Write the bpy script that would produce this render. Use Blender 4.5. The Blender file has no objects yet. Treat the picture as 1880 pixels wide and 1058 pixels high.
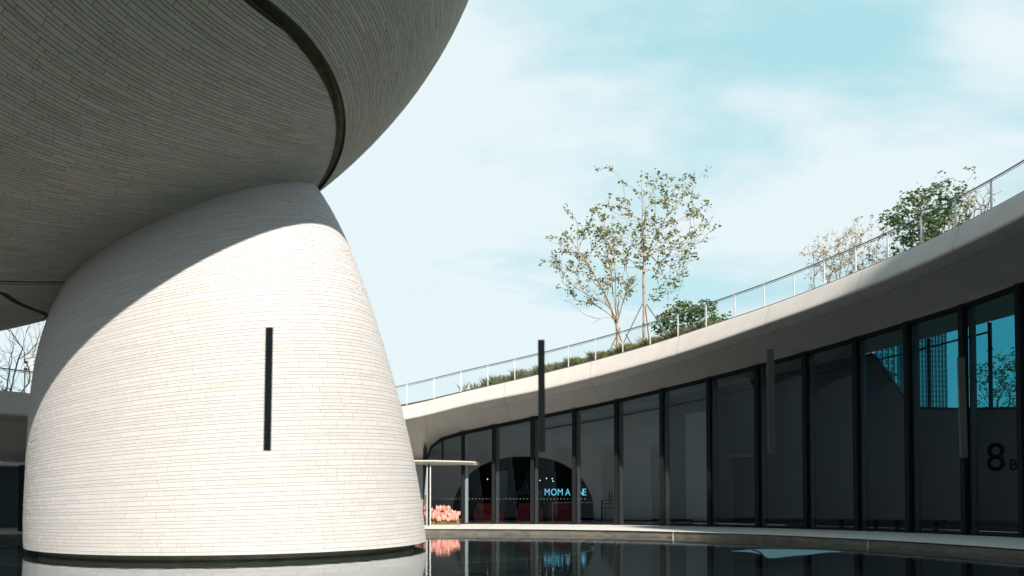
import bpy, math, random
import numpy as np
random.seed(7); rng = np.random.default_rng(7)
S = bpy.context.scene
COL = S.collection
R = math.radians

# ------------------------------------------------------------ camera
EZ = 1.8
cam_d = bpy.data.cameras.new("camera"); cam = bpy.data.objects.new("camera", cam_d); COL.objects.link(cam)
cam.location = (0, 0, EZ); cam.rotation_euler = (R(90 + 1.6), 0, 0)
cam_d.sensor_width = 36; cam_d.lens = 36 * 1500 / 1880; cam_d.shift_y = (905 - 1500 * math.tan(R(1.6)) - 529) / 1880
cam_d.clip_start = .05; cam_d.clip_end = 3000
cam_d.dof.use_dof = True; cam_d.dof.focus_distance = 26; cam_d.dof.aperture_fstop = 6.5
S.camera = cam

# ------------------------------------------------------------ light
SUN_AZ, SUN_EL = 25.7, 42.1      # degrees right of straight behind the camera, and up
w = bpy.data.worlds.new("World"); S.world = w; w.use_nodes = True
nt = w.node_tree; nt.nodes.clear()
def N(t, typ, **kw):
    n = t.nodes.new(typ)
    for k, v in kw.items(): setattr(n, k, v)
    return n
out = N(nt, "ShaderNodeOutputWorld"); bg = N(nt, "ShaderNodeBackground"); sky = N(nt, "ShaderNodeTexSky")
sky.sky_type = 'NISHITA'; sky.sun_disc = False; sky.sun_elevation = R(SUN_EL)
sky.sun_rotation = R(180 - SUN_AZ)
sky.air_density = 1.0; sky.dust_density = 1.2; sky.ozone_density = 1.0
tc = N(nt, "ShaderNodeTexCoord")
sep = N(nt, "ShaderNodeSeparateXYZ"); nt.links.new(tc.outputs['Generated'], sep.inputs[0])
# project the direction on a flat cloud layer
mx = N(nt, "ShaderNodeMath", operation='MAXIMUM'); mx.inputs[1].default_value = 0.0
nt.links.new(sep.outputs[2], mx.inputs[0])
ad = N(nt, "ShaderNodeMath", operation='ADD'); ad.inputs[1].default_value = .22; nt.links.new(mx.outputs[0], ad.inputs[0])
dx = N(nt, "ShaderNodeMath", operation='DIVIDE'); dy = N(nt, "ShaderNodeMath", operation='DIVIDE')
nt.links.new(sep.outputs[0], dx.inputs[0]); nt.links.new(ad.outputs[0], dx.inputs[1])
nt.links.new(sep.outputs[1], dy.inputs[0]); nt.links.new(ad.outputs[0], dy.inputs[1])
cmb = N(nt, "ShaderNodeCombineXYZ"); nt.links.new(dx.outputs[0], cmb.inputs[0]); nt.links.new(dy.outputs[0], cmb.inputs[1])
mp = N(nt, "ShaderNodeMapping"); mp.inputs['Scale'].default_value = (.75, 1.25, 1); mp.inputs['Location'].default_value = (7.98, 1.2, 0)
nt.links.new(cmb.outputs[0], mp.inputs[0])
cn = N(nt, "ShaderNodeTexNoise"); cn.inputs['Scale'].default_value = 1.5; cn.inputs['Detail'].default_value = 7; cn.inputs['Roughness'].default_value = .55
cn.inputs['Distortion'].default_value = .35
nt.links.new(mp.outputs[0], cn.inputs[0])
cr = N(nt, "ShaderNodeValToRGB"); cr.color_ramp.elements[0].position = .30; cr.color_ramp.elements[1].position = .585
cr.color_ramp.interpolation = 'EASE'
nt.links.new(cn.outputs[0], cr.inputs[0])
tint = N(nt, "ShaderNodeMix", data_type='RGBA', blend_type='MULTIPLY'); tint.inputs[0].default_value = 1
tint.inputs[7].default_value = (1.25, 1.45, 1.2, 1)
nt.links.new(sky.outputs[0], tint.inputs[6])
lo = N(nt, "ShaderNodeMapRange"); lo.inputs[1].default_value = 0; lo.inputs[2].default_value = .52; lo.inputs[3].default_value = .62; lo.inputs[4].default_value = .0
nt.links.new(sep.outputs[2], lo.inputs[0])
cov = N(nt, "ShaderNodeMath", operation='ADD', use_clamp=True); nt.links.new(cr.outputs[0], cov.inputs[0]); nt.links.new(lo.outputs[0], cov.inputs[1])
cov2 = N(nt, "ShaderNodeMath", operation='MULTIPLY'); cov2.inputs[1].default_value = .85; nt.links.new(cov.outputs[0], cov2.inputs[0])
mixc = N(nt, "ShaderNodeMix", data_type='RGBA'); mixc.inputs[7].default_value = (8.4, 9.1, 9.4, 1)
hz = N(nt, "ShaderNodeMix", data_type='RGBA'); hz.inputs[0].default_value = .86; hz.inputs[7].default_value = (4.3, 7.7, 8.4, 1)
nt.links.new(tint.outputs[2], hz.inputs[6])
nt.links.new(cov2.outputs[0], mixc.inputs[0]); nt.links.new(hz.outputs[2], mixc.inputs[6])
nt.links.new(mixc.outputs[2], bg.inputs[0]); bg.inputs[1].default_value = .0505
nt.links.new(bg.outputs[0], out.inputs[0])

sl = bpy.data.lights.new("sun", 'SUN'); sl.energy = 5.0; sl.angle = R(.6); sl.color = (1.0, .90, .80)
so = bpy.data.objects.new("sun", sl); COL.objects.link(so)
a, e = R(SUN_AZ), R(SUN_EL)
from mathutils import Vector
sd = Vector((math.sin(a) * math.cos(e), -math.cos(a) * math.cos(e), math.sin(e)))
so.rotation_euler = sd.to_track_quat('Z', 'Y').to_euler()
S.view_settings.view_transform = 'Standard'; S.view_settings.look = 'None'
S.view_settings.exposure = 1.05; S.view_settings.gamma = 1; S.view_settings.use_curve_mapping = False

# ------------------------------------------------------------ helpers
def mat(name, col, rough=.7, noise=0, nscale=8, bump=0, bscale=40, metal=0, spec=.5, attr=None, emit=None, col2=None, stretch=None, transl=0):
    m = bpy.data.materials.new(name); m.use_nodes = True; t = m.node_tree
    b = t.nodes['Principled BSDF']; b.inputs['Roughness'].default_value = rough; b.inputs['Metallic'].default_value = metal
    b.inputs['Specular IOR Level'].default_value = spec
    b.inputs['Base Color'].default_value = (*col, 1)
    tcn = N(t, "ShaderNodeTexCoord"); src = tcn.outputs['Object']
    g = N(t, "ShaderNodeNewGeometry"); src = g.outputs['Position']
    if stretch:
        mm = N(t, "ShaderNodeMapping"); mm.inputs['Scale'].default_value = stretch; t.links.new(src, mm.inputs[0]); src = mm.outputs[0]
    last = None
    if noise or attr:
        nz = N(t, "ShaderNodeTexNoise"); nz.inputs['Scale'].default_value = nscale; nz.inputs['Detail'].default_value = 6; nz.inputs['Roughness'].default_value = .65
        t.links.new(src, nz.inputs[0])
        mr = N(t, "ShaderNodeMapRange"); mr.inputs[1].default_value = .3; mr.inputs[2].default_value = .7
        mr.inputs[3].default_value = 1 - noise; mr.inputs[4].default_value = 1 + noise
        t.links.new(nz.outputs[0], mr.inputs[0])
        mu = N(t, "ShaderNodeMix", data_type='RGBA', blend_type='MULTIPLY'); mu.inputs[0].default_value = 1
        mu.inputs[6].default_value = (*col, 1)
        if col2:
            mc = N(t, "ShaderNodeMix", data_type='RGBA'); mc.inputs[6].default_value = (*col, 1); mc.inputs[7].default_value = (*col2, 1)
            n2 = N(t, "ShaderNodeTexNoise"); n2.inputs['Scale'].default_value = nscale * .37; n2.inputs['Detail'].default_value = 4
            t.links.new(src, n2.inputs[0])
            r2 = N(t, "ShaderNodeMapRange"); r2.inputs[1].default_value = .4; r2.inputs[2].default_value = .62; t.links.new(n2.outputs[0], r2.inputs[0])
            t.links.new(r2.outputs[0], mc.inputs[0]); t.links.new(mc.outputs[2], mu.inputs[6])
        t.links.new(mr.outputs[0], mu.inputs[7]); last = mu.outputs[2]
        if attr:
            at = N(t, "ShaderNodeAttribute", attribute_name=attr)
            m2 = N(t, "ShaderNodeMix", data_type='RGBA', blend_type='MULTIPLY'); m2.inputs[0].default_value = 1
            t.links.new(last, m2.inputs[6]); t.links.new(at.outputs['Color'], m2.inputs[7]); last = m2.outputs[2]
        t.links.new(last, b.inputs['Base Color'])
    if bump:
        nb = N(t, "ShaderNodeTexNoise"); nb.inputs['Scale'].default_value = bscale; nb.inputs['Detail'].default_value = 4
        t.links.new(src, nb.inputs[0]); bp = N(t, "ShaderNodeBump"); bp.inputs['Strength'].default_value = bump; bp.inputs['Distance'].default_value = .0015
        t.links.new(nb.outputs[0], bp.inputs['Height']); t.links.new(bp.outputs[0], b.inputs['Normal'])
    if emit:
        b.inputs['Emission Color'].default_value = (*emit[:3], 1); b.inputs['Emission Strength'].default_value = emit[3]
    if transl:
        o = t.nodes['Material Output']; tr = N(t, "ShaderNodeBsdfTranslucent"); tr.inputs[0].default_value = (*[min(1, c * 1.6) for c in col], 1)
        ms = N(t, "ShaderNodeMixShader"); ms.inputs[0].default_value = transl
        t.links.new(b.outputs[0], ms.inputs[1]); t.links.new(tr.outputs[0], ms.inputs[2]); t.links.new(ms.outputs[0], o.inputs[0])
    return m

def two_sided_ior(t, fr, ior):
    g = N(t, "ShaderNodeNewGeometry"); mr = N(t, "ShaderNodeMapRange"); mr.inputs[3].default_value = ior; mr.inputs[4].default_value = 1 / ior
    t.links.new(g.outputs['Backfacing'], mr.inputs[0]); t.links.new(mr.outputs[0], fr.inputs[0])
def glassmat(name, trans, refl, rough=0.0, f0=1.5, rs=1.0):
    m = bpy.data.materials.new(name); m.use_nodes = True; t = m.node_tree; t.nodes.clear()
    o = N(t, "ShaderNodeOutputMaterial"); tr = N(t, "ShaderNodeBsdfTransparent"); tr.inputs[0].default_value = (*trans, 1)
    gl = N(t, "ShaderNodeBsdfGlossy"); gl.inputs[0].default_value = (*refl, 1); gl.inputs['Roughness'].default_value = rough
    fr = N(t, "ShaderNodeFresnel"); two_sided_ior(t, fr, f0)
    ml = N(t, "ShaderNodeMath", operation='MULTIPLY', use_clamp=True); ml.inputs[1].default_value = rs; t.links.new(fr.outputs[0], ml.inputs[0])
    ms = N(t, "ShaderNodeMixShader"); t.links.new(ml.outputs[0], ms.inputs[0]); t.links.new(tr.outputs[0], ms.inputs[1]); t.links.new(gl.outputs[0], ms.inputs[2])
    t.links.new(ms.outputs[0], o.inputs[0]); return m

def obj(name, verts, faces, m, parent=None, smooth=False, local=True, **props):
    me = bpy.data.meshes.new(name)
    v = np.asarray(verts, float)
    off = np.zeros(3)
    if parent is None and local:
        off = np.array([(v[:, 0].min() + v[:, 0].max()) / 2, (v[:, 1].min() + v[:, 1].max()) / 2, v[:, 2].min()])
    me.from_pydata((v - off).tolist(), [], [list(map(int, f)) for f in faces])
    if m: me.materials.append(m)
    if smooth: me.polygons.foreach_set("use_smooth", [True] * len(me.polygons))
    me.update()
    o = bpy.data.objects.new(name, me); COL.objects.link(o)
    if parent:
        o.parent = parent; o.location = -Vector(root_loc(parent))
    else: o.location = off
    for k, x in props.items(): o[k] = x
    return o
def root_loc(p):
    l = Vector(p.location)
    while p.parent: p = p.parent; l = l + p.location
    return l
def empty(name, loc, label, cat, group=None):
    o = bpy.data.objects.new(name, None); COL.objects.link(o); o.location = loc; o.empty_display_size = .2
    o['label'] = label; o['category'] = cat
    if group: o['group'] = group
    return o
class MB:
    def __init__(s): s.v = []; s.f = []
    def add(s, v, f):
        n = len(s.v); s.v += [tuple(map(float, x)) for x in v]; s.f += [[i + n for i in q] for q in f]; return s
    def box(s, c, half, rz=0.):
        cx, cy, cz = c; hx, hy, hz = half; ca, sa = math.cos(rz), math.sin(rz)
        v = []
        for sx, sy, sz in ((-1,-1,-1),(1,-1,-1),(1,1,-1),(-1,1,-1),(-1,-1,1),(1,-1,1),(1,1,1),(-1,1,1)):
            x, y = sx * hx, sy * hy; v.append((cx + x * ca - y * sa, cy + x * sa + y * ca, cz + sz * hz))
        return s.add(v, [(0,3,2,1),(4,5,6,7),(0,1,5,4),(1,2,6,5),(2,3,7,6),(3,0,4,7)])
    def tube(s, pts, rad, n=6, cap=True):
        pts = [Vector(p) for p in pts]; rs = rad if hasattr(rad, '__len__') else [rad] * len(pts)
        base = len(s.v)
        d0 = (pts[1] - pts[0]).normalized(); up = Vector((0, 0, 1)) if abs(d0.z) < .9 else Vector((1, 0, 0))
        for i, p in enumerate(pts):
            d = (pts[min(i + 1, len(pts) - 1)] - pts[max(i - 1, 0)])
            if d.length < 1e-9: d = d0
            d.normalize(); x = d.cross(up)
            if x.length < 1e-4: x = d.cross(Vector((0, 1, 0)))
            x.normalize(); y = d.cross(x)
            for k in range(n):
                a = 2 * math.pi * k / n; q = p + x * (math.cos(a) * rs[i]) + y * (math.sin(a) * rs[i]); s.v.append(tuple(q))
        for i in range(len(pts) - 1):
            for k in range(n):
                a = base + i * n + k; b = base + i * n + (k + 1) % n; s.f.append([a, a + n, b + n, b])
        if cap:
            s.f.append([base + k for k in range(n)]); s.f.append([base + (len(pts) - 1) * n + k for k in reversed(range(n))])
        return s
    def build(s, name, m, parent=None, **k): return obj(name, s.v, s.f, m, parent, **k)

# ------------------------------------------------------------ materials
M = {}
M['brick'] = mat("pale_brick", (.385, .383, .38), .75, noise=.07, nscale=22, bump=.12, bscale=60, attr='tint')
M['brick_hall'] = mat("weathered_brick", (.40, .395, .365), .8, noise=.12, nscale=14, bump=.15, bscale=60, attr='tint')
M['joint'] = mat("joint_mortar", (.30, .295, .285), .9)
M['joint_dark'] = mat("shadow_joint", (.03, .033, .033), .9)
M['groove'] = mat("groove_lining", (.30, .29, .18), .8, noise=.25, nscale=3, bump=.2, bscale=30)
M['metal_edge'] = mat("edge_metal", (.05, .055, .06), .5, metal=.3)
M['concrete'] = mat("cast_panel", (.335, .325, .31), .62, noise=.07, nscale=1.3, bump=.05, bscale=90, stretch=(1.2, 1.2, .35))
M['back'] = mat("panel_backing", (.03, .03, .03), .9)
M['coping'] = mat("terrace_stone", (.42, .43, .42), .7, noise=.10, nscale=3, bump=.1)
M['poolwall'] = mat("wet_pool_wall", (.10, .09, .072), .55, noise=.45, nscale=2.2, bump=.3, bscale=14, col2=(.07, .07, .06), stretch=(1, 1, 4))
M['poolfloor'] = mat("pool_floor", (.007, .010, .011), .6, noise=.2)
M['ledge'] = mat("ledge_stone", (.06, .065, .06), .6, noise=.2)
M['plinth'] = mat("plinth_stone", (.09, .097, .07), .6, noise=.3, nscale=2)
M['mullion'] = mat("mullion_metal", (.008, .010, .011), .6, spec=.12)
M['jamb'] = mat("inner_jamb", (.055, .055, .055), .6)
M['jamb_sunlit'] = mat("sunlit_inner_jamb", (.40, .44, .44), .5)
M['dots'] = mat("dot_grey", (.13, .14, .14), .6)
M['steel'] = mat("brushed_steel", (.55, .56, .56), .4, metal=.25)
M['railcap'] = mat("rail_cap", (.22, .25, .27), .4, metal=.8)
M['glass'] = glassmat("facade_glass", (.60, .645, .66), (.55, .8, 1.0), f0=1.5, rs=.5)
M['railglass'] = glassmat("rail_glass", (.93, .98, .985), (.8, .95, 1.0), f0=1.5, rs=.8)
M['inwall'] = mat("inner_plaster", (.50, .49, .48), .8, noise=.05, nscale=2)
M['inwall_half_shade'] = mat("inner_wall_half_shade", (.25, .26, .275), .8, noise=.06, nscale=2)
M['inwall_shade'] = mat("inner_wall_shade", (.07, .078, .092), .8, noise=.06, nscale=2)
M['infloor'] = mat("inner_floor", (.08, .08, .08), .3, noise=.1, nscale=3)
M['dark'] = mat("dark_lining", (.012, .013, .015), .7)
M['red'] = mat("red_upholstery", (.30, .012, .014), .6, noise=.2, nscale=3)
M['blackm'] = mat("black_metal", (.012, .012, .013), .5)
M['canopy'] = mat("canopy_white", (.42, .40, .36), .55)
M['whitem'] = mat("white_metal", (.45, .45, .44), .45)
M['sign'] = mat("sign_light", (.1, .3, .4), .5, emit=(.18, .68, 1.0, .62))
M['spot'] = mat("spot_light", (.5, .5, .5), .5, emit=(1, 1, .95, 1.3))
M['tealglass'] = glassmat("teal_glass", (.05, .40, .52), (.6, .9, 1.0), f0=1.5, rs=1.0)
M['decal'] = mat("dark_decal", (.003, .004, .005), .9, spec=.02)
M['bark'] = mat("pale_bark", (.30, .235, .18), .9, noise=.3, nscale=9, bump=.3, bscale=40)
M['bark_f'] = mat("pale_twig_bark", (.30, .29, .28), .9, noise=.2)
M['bark_d'] = mat("grey_bark", (.10, .082, .072), .9, noise=.3, nscale=9)
M['leaf'] = mat("leaf_green", (.09, .125, .028), .6, noise=.5, nscale=2.5, col2=(.22, .19, .04), transl=.4)
M['leaf_d'] = mat("leaf_dark_green", (.04, .085, .025), .6, noise=.5, nscale=1.2, col2=(.10, .15, .03), transl=.35)
M['leaf_o'] = mat("leaf_orange", (.34, .24, .13), .7, noise=.4, nscale=1.5, transl=.3)
M['grass'] = mat("grass_blade", (.085, .10, .035), .8, noise=.5, nscale=1.1, col2=(.16, .15, .06), transl=.3)
M['soil'] = mat("planted_soil", (.07, .075, .03), .95, noise=.4, nscale=3)
M['stake'] = mat("stake_wood", (.10, .09, .08), .8)
M['petal'] = mat("tulip_petal", (.62, .30, .255), .6, noise=.18, nscale=9, transl=.25)
M['stem'] = mat("tulip_stem", (.30, .27, .07), .7, noise=.3, nscale=12, transl=.2)
M['strip'] = mat("dark_strip", (.11, .11, .104), .8, spec=.1)
M['pool_patch'] = mat("pool_patch_blue", (.022, .055, .07), .9, spec=.05, noise=.15, nscale=1.5)
M['tower'] = mat("tower_wall", (.16, .18, .20), .6, noise=.1, nscale=.3)
M['towerglass'] = mat("tower_glass", (.05, .08, .10), .15, metal=.4)
M['lawn'] = mat("lawn", (.06, .08, .03), .95, noise=.4, nscale=.6)
M['sculpt'] = mat("clear_sculpture", (.10, .12, .14), .15, metal=.6)

# ------------------------------------------------------------ ring geometry
C = np.array([-2.5, 18.2])
def tab(*p):
    xs = np.array([q[0] for q in p], float); ys = np.array([q[1] for q in p], float)
    def f(t):
        # smoothed piecewise linear
        t = np.asarray(t, float); acc = 0
        for d in (-3, -1.5, 0, 1.5, 3): acc = acc + np.interp(t + d, xs, ys)
        return acc / 5
    return f
z_rb = tab((-180,6.3),(-140,6.8),(-90,6.6),(-60,6.15),(-48,6.05),(-25,5.65),(-12,5.62),(-7.5,5.87),(.6,6.6),(7.2,7.09),(14.9,7.65),(27,8.53),(34.5,9.12),(42.4,9.63),(49.6,10.12),(56.8,10.57),(63.8,11.02),(67.3,11.25),(80,12.1),(96,12.9),(115,12.6),(145,9),(180,6.3))
z_fb = tab((-180,5.2),(-140,5.7),(-90,5.5),(-60,5.1),(-48,5.0),(-25,4.85),(-12,4.86),(-7.1,5.08),(2.1,5.9),(11,6.43),(17.5,6.88),(29.3,7.7),(40.9,8.57),(51.5,9.22),(61.5,9.81),(69.5,10.26),(80,10.9),(96,11.7),(115,11.4),(145,7.9),(180,5.2))
z_j = tab((-180,5.05),(-140,5.55),(-90,5.35),(-60,4.95),(-48,4.85),(-25,4.7),(-12,4.7),(-7,4.93),(2,5.65),(6.3,5.98),(17.5,6.62),(38.5,8.23),(51.5,9.05),(61.6,9.67),(68.4,10.05),(80,10.7),(96,11.5),(115,11.2),(145,7.7),(180,5.05))
_gt = [(-180,3.9),(-140,4.2),(-60,3.75),(-50.5,3.5),(-49.2,3.12),(-40,3.12),(-36,3.12),(-34.2,2.6),(-34,.26),(-4.9,.26),(-4.7,3.0),(-4.45,3.55),(-4.0,4.08),(-2.64,4.52),(-.15,4.82),(3.9,5.15),(8.6,5.51),(13.8,5.88),(19.5,6.28),(24.9,6.68),(36.4,7.48),(42,7.83),(47.5,8.17),(53.1,8.49),(58.3,8.75),(63.8,9.08),(80,9.9),(96,10.7),(115,10.2),(145,6.6),(180,3.9)]
def z_gt(t): return np.interp(t, [p[0] for p in _gt], [p[1] for p in _gt])
def dR(t):
    x = np.clip((-np.asarray(t, float) - 20) / 25, 0, 1); return 4.5 * x * x * (3 - 2 * x)
def ring(r, t, z):
    t = np.asarray(t, float); rr = r + dR(t); a = np.radians(t)
    return np.stack([C[0] + rr * np.sin(a), C[1] + rr * np.cos(a), np.broadcast_to(z, a.shape)], -1)
def strip_mesh(cols):
    """cols: list over theta of profile points -> verts, faces"""
    A = np.array(cols); n, k = A.shape[:2]; f = []
    for i in range(n - 1):
        for j in range(k - 1):
            a = i * k + j; f.append((a, a + k, a + k + 1, a + 1))
    return A.reshape(-1, 3), f
def annulus(r0, r1, z0, z1, t0, t1, step=2.):
    n = max(2, int(abs(t1 - t0) / step) + 1); ts = np.linspace(t0, t1, n)
    return strip_mesh([[ring(r0, t, z0), ring(r1, t, z1)] for t in ts])

# ---- water, pool, terrace, ground
ts = np.linspace(-180, 180, 145)
P = [ring(17.45, t, 0.) for t in ts[:-1]]
obj("pool_water", [(C[0], C[1], 0)] + P, [(0, 1 + (i + 1) % 144, 1 + i) for i in range(144)][::1], None, kind="structure")
pw = bpy.data.objects["pool_water"]
for p in pw.data.polygons: pass
pw.data.flip_normals() if hasattr(pw.data, 'flip_normals') else None
mw = bpy.data.materials.new("water"); mw.use_nodes = True; t = mw.node_tree; t.nodes.clear()
o_ = N(t, "ShaderNodeOutputMaterial"); tr = N(t, "ShaderNodeBsdfTransparent"); tr.inputs[0].default_value = (.40, .47, .46, 1)
gl = N(t, "ShaderNodeBsdfGlossy"); gl.inputs['Roughness'].default_value = .02; gl.inputs[0].default_value = (.93, .98, 1, 1)
fr = N(t, "ShaderNodeFresnel"); two_sided_ior(t, fr, 1.36)
geo = N(t, "ShaderNodeNewGeometry"); nz = N(t, "ShaderNodeTexNoise"); nz.inputs['Scale'].default_value = 3.2; nz.inputs['Detail'].default_value = 3
t.links.new(geo.outputs['Position'], nz.inputs[0]); bp = N(t, "ShaderNodeBump"); bp.inputs['Strength'].default_value = .10; bp.inputs['Distance'].default_value = .03
t.links.new(nz.outputs[0], bp.inputs['Height'])
for n_ in (gl, fr): t.links.new(bp.outputs[0], n_.inputs['Normal'])
ml = N(t, "ShaderNodeMath", operation='MULTIPLY', use_clamp=True); ml.inputs[1].default_value = 1.15; t.links.new(fr.outputs[0], ml.inputs[0])
ms = N(t, "ShaderNodeMixShader"); t.links.new(ml.outputs[0], ms.inputs[0]); t.links.new(tr.outputs[0], ms.inputs[1]); t.links.new(gl.outputs[0], ms.inputs[2]); t.links.new(ms.outputs[0], o_.inputs[0])
pw.data.materials.append(mw)
P = [ring(17.5, t, -.32) for t in ts[:-1]]
obj("pool_floor", [(C[0], C[1], -.32)] + P, [(0, 1 + (i + 1) % 144, 1 + i) for i in range(144)], M['poolfloor'], kind="structure")
# pool wall with a coping lip, terrace in single slabs
v, f = strip_mesh([[ring(17.30, t, -.32), ring(17.30, t, .19)] for t in ts]); obj("pool_wall", v, f, M['poolwall'], kind="structure")
terr = obj("terrace", *strip_mesh([[ring(17.27, t, .236), ring(22.58, t, .236)] for t in ts]), M['joint'], kind="structure")
slab_t = np.arange(-60, 96, 4.)
for t0 in slab_t:
    g = .02
    v, f = strip_mesh([[ring(17.30, t, .225), ring(17.24, t, .23), ring(17.235, t, .245), ring(17.25, t, .25), ring(22.5, t, .25)] for t in np.linspace(t0 + g, t0 + 4 - g, 4)])
    obj("paving_slab", v, f, M['coping'], terr)
for (t0, t1) in ((96, 180), (-180, -60)):
    v, f = strip_mesh([[ring(17.22, t, .19), ring(17.2, t, .25), ring(22.5, t, .25)] for t in np.linspace(t0, t1, 50)])
    obj("paving_field", v, f, M['coping'], terr)
gnd = obj("ground", [(-900,-900,-.6),(900,-900,-.6),(900,900,-.6),(-900,900,-.6)], [(0,1,2,3)], M['lawn'], kind="structure")
v, f = strip_mesh([[ring(22.58, t, .24), ring(36, t, .24)] for t in np.linspace(-140, 130, 100)]); obj("gallery_floor", v, f, M['infloor'], kind="structure")

# ------------------------------------------------------------ ring building
rb = empty("ring_pavilion", (C[0], C[1] + 22, .25), "long curved low pavilion with pale rounded roof edge and tall dark glass front", "building")
def fascia_profile(t):
    a, b, j = float(z_rb(t)), float(z_fb(t)), float(z_j(t)); h = a - b
    p = [(20.25, a), (20.08, a - .01), (19.97, a - .04), (19.89, a - .10), (19.80, a - .22), (19.68, a - .42 * h), (19.57, a - .62 * h), (19.46, b + .19), (19.425, b + .10), (19.43, b + .035), (19.49, b + .0), (20.1, j)]
    return [ring(r, t, z) for r, z in p]
def soffit_profile(t):
    j, g = float(z_j(t)), float(z_gt(t)); p = []
    for s in np.linspace(0, math.pi / 2, 12):
        q = 1.0 if j - g > 2.5 else .0
        drop = (1 - math.cos(s)); lin = math.sin(s)
        k = np.clip((j - g - 1.2) / 2.0, 0, 1)
        p.append((20.12 + 2.46 * math.sin(s), j - (j - g) * (k * drop + (1 - k) * (.75 * lin + .25 * drop))))
    return [ring(r, t, z) for r, z in p]
joints = [-38.0, -27, -15.8, -4.4, 6.3, 18.0, 29.6, 41.0, 52.0, 62.6, 74, 86, 98]
def off_profile(pr, d, t):
    a = math.radians(t); return [(p[0] + math.sin(a) * d, p[1] + math.cos(a) * d, p[2] + d * .8) for p in pr]
for i in range(len(joints) - 1):
    t0, t1 = joints[i], joints[i + 1]; n = 14 if t0 != -4.4 and t0 != -15.8 else 40; g = .014
    tt = np.linspace(t0 + g, t1 - g, n)
    if t0 == -4.4: tt = np.unique(np.concatenate([tt, np.array([-4.38, -4.2, -4, -3.5, -3, -2.64, -2, -1, -.5])]))
    v, f = strip_mesh([fascia_profile(t) for t in tt]); o = obj("fascia_panel", v, f, M['concrete'], rb, smooth=True)
    # soffit joint is drawn off to the side as it nears the glass
    cols = []
    for t in tt:
        pr0 = soffit_profile(t); cols.append(pr0)
    v, f = strip_mesh(cols); o = obj("soffit_panel" if i not in (0, 1, 2) else "wall_shell", v, f, M['concrete'], rb, smooth=True)
tt = np.linspace(-38, 98, 280)
v, f = strip_mesh([off_profile(fascia_profile(t) + soffit_profile(t), .03, t) for t in tt]); obj("panel_backing", v, f, M['back'], rb, smooth=True)
for (a0, a1) in ((-180, -38), (98, 180)):
    if a0 > 0 or a0 == -180:
        g0, g1 = (98, 180) if a0 > 0 else (-180, -62.5)
        v, f = strip_mesh([[ring(22.6, t, .25), ring(22.6, t, float(z_gt(t)))] for t in np.linspace(g0, g1, 60)]); obj("dark_glazing", v, f, M['towerglass'], rb)
    v, f = strip_mesh([fascia_profile(t) + soffit_profile(t) for t in np.linspace(a0, a1, 60)]); obj("roof_edge", v, f, M['concrete'], rb, smooth=True)
# roof deck with planting
tt = np.linspace(-180, 180, 220)
def roofz(r, t): 
    s = np.clip((r - 20.25) / 2.2, 0, 1); return float(z_rb(t)) - .02 + .30 * s * s * (3 - 2 * s)
v, f = strip_mesh([[ring(r, t, roofz(r, t)) for r in (20.2, 20.6, 21, 21.5, 22, 22.5, 24, 26.6, 26.7 if t > 41 else 34)] for t in tt]); obj("planted_roof", v, f, M['soil'], rb, smooth=True)
# head frame over the glass, sill
def bar_ring(name, r0, r1, za, zb, t0, t1, m, parent, step=1.):
    n = int((t1 - t0) / step) + 2
    cols = []
    for t in np.linspace(t0, t1, n):
        z0 = za(t) if callable(za) else za; z1 = zb(t) if callable(zb) else zb
        cols.append([ring(r0, t, z0), ring(r0, t, z1), ring(r1, t, z1), ring(r1, t, z0), ring(r0, t, z0)])
    v, f = strip_mesh(cols); return obj(name, v, f, m, parent)
bar_ring("head_frame", 22.50, 22.72, lambda t: z_gt(t) - .14, lambda t: z_gt(t) + .02, -4.4, 98, M['mullion'], rb, .5)
bar_ring("sill_frame", 22.50, 22.70, .243, .30, -4.4, 98, M['mullion'], rb)
mull = [-2.45, .14, 4.05, 8.97, 14.27, 19.58, 25.21, 30.91, 36.56, 42.01, 47.51, 52.85, 58.26, 63.5, 68.8, 74.2, 79.6, 85, 90.4, 95.8]
def fin(name, t, r0, r1, hw, m, z0=.27, z1=None, off=0.):
    z1 = float(z_gt(t)) + .0 if z1 is None else z1
    a = math.radians(t); e = np.array([math.sin(a), math.cos(a)]); tg = np.array([math.cos(a), -math.sin(a)])
    c = C + e * (r0 + r1) / 2 + tg * off
    b = MB().box((c[0], c[1], (z0 + z1) / 2), (hw, (r1 - r0) / 2, (z1 - z0) / 2), -a); return b.build(name, m, rb)
for k, t in enumerate(mull):
    if k == 0: fin("mullion", t, 22.45, 22.66, .04, M['mullion'], z0=3.4); continue
    fin("mullion", t, 22.36, 22.74, .085, M['mullion'])
    fin("inner_jamb", t, 22.76, 22.98, .075, M['jamb_sunlit' if k == 1 else 'jamb'], off=.17)  # first jamb paler: sunlight on its side put into the colour
edges = [-4.4] + mull
for k in range(len(edges) - 1):
    t0, t1 = edges[k], edges[k + 1]
    n = 2 if k > 1 else 7; tt = np.linspace(t0 + .02, t1 - .02, n)
    zb = .30 if k > 0 else .30
    top = [float(z_gt(t)) - .1 for t in tt]
    rot = 0
    v = []
    for t, z in zip(tt, top): v += [ring(22.60, t, zb), ring(22.60, t, z)]
    f = [(2 * i, 2 * i + 2, 2 * i + 3, 2 * i + 1) for i in range(n - 1)]
    obj("glass_pane", v, f, M['glass'], rb)
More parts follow.
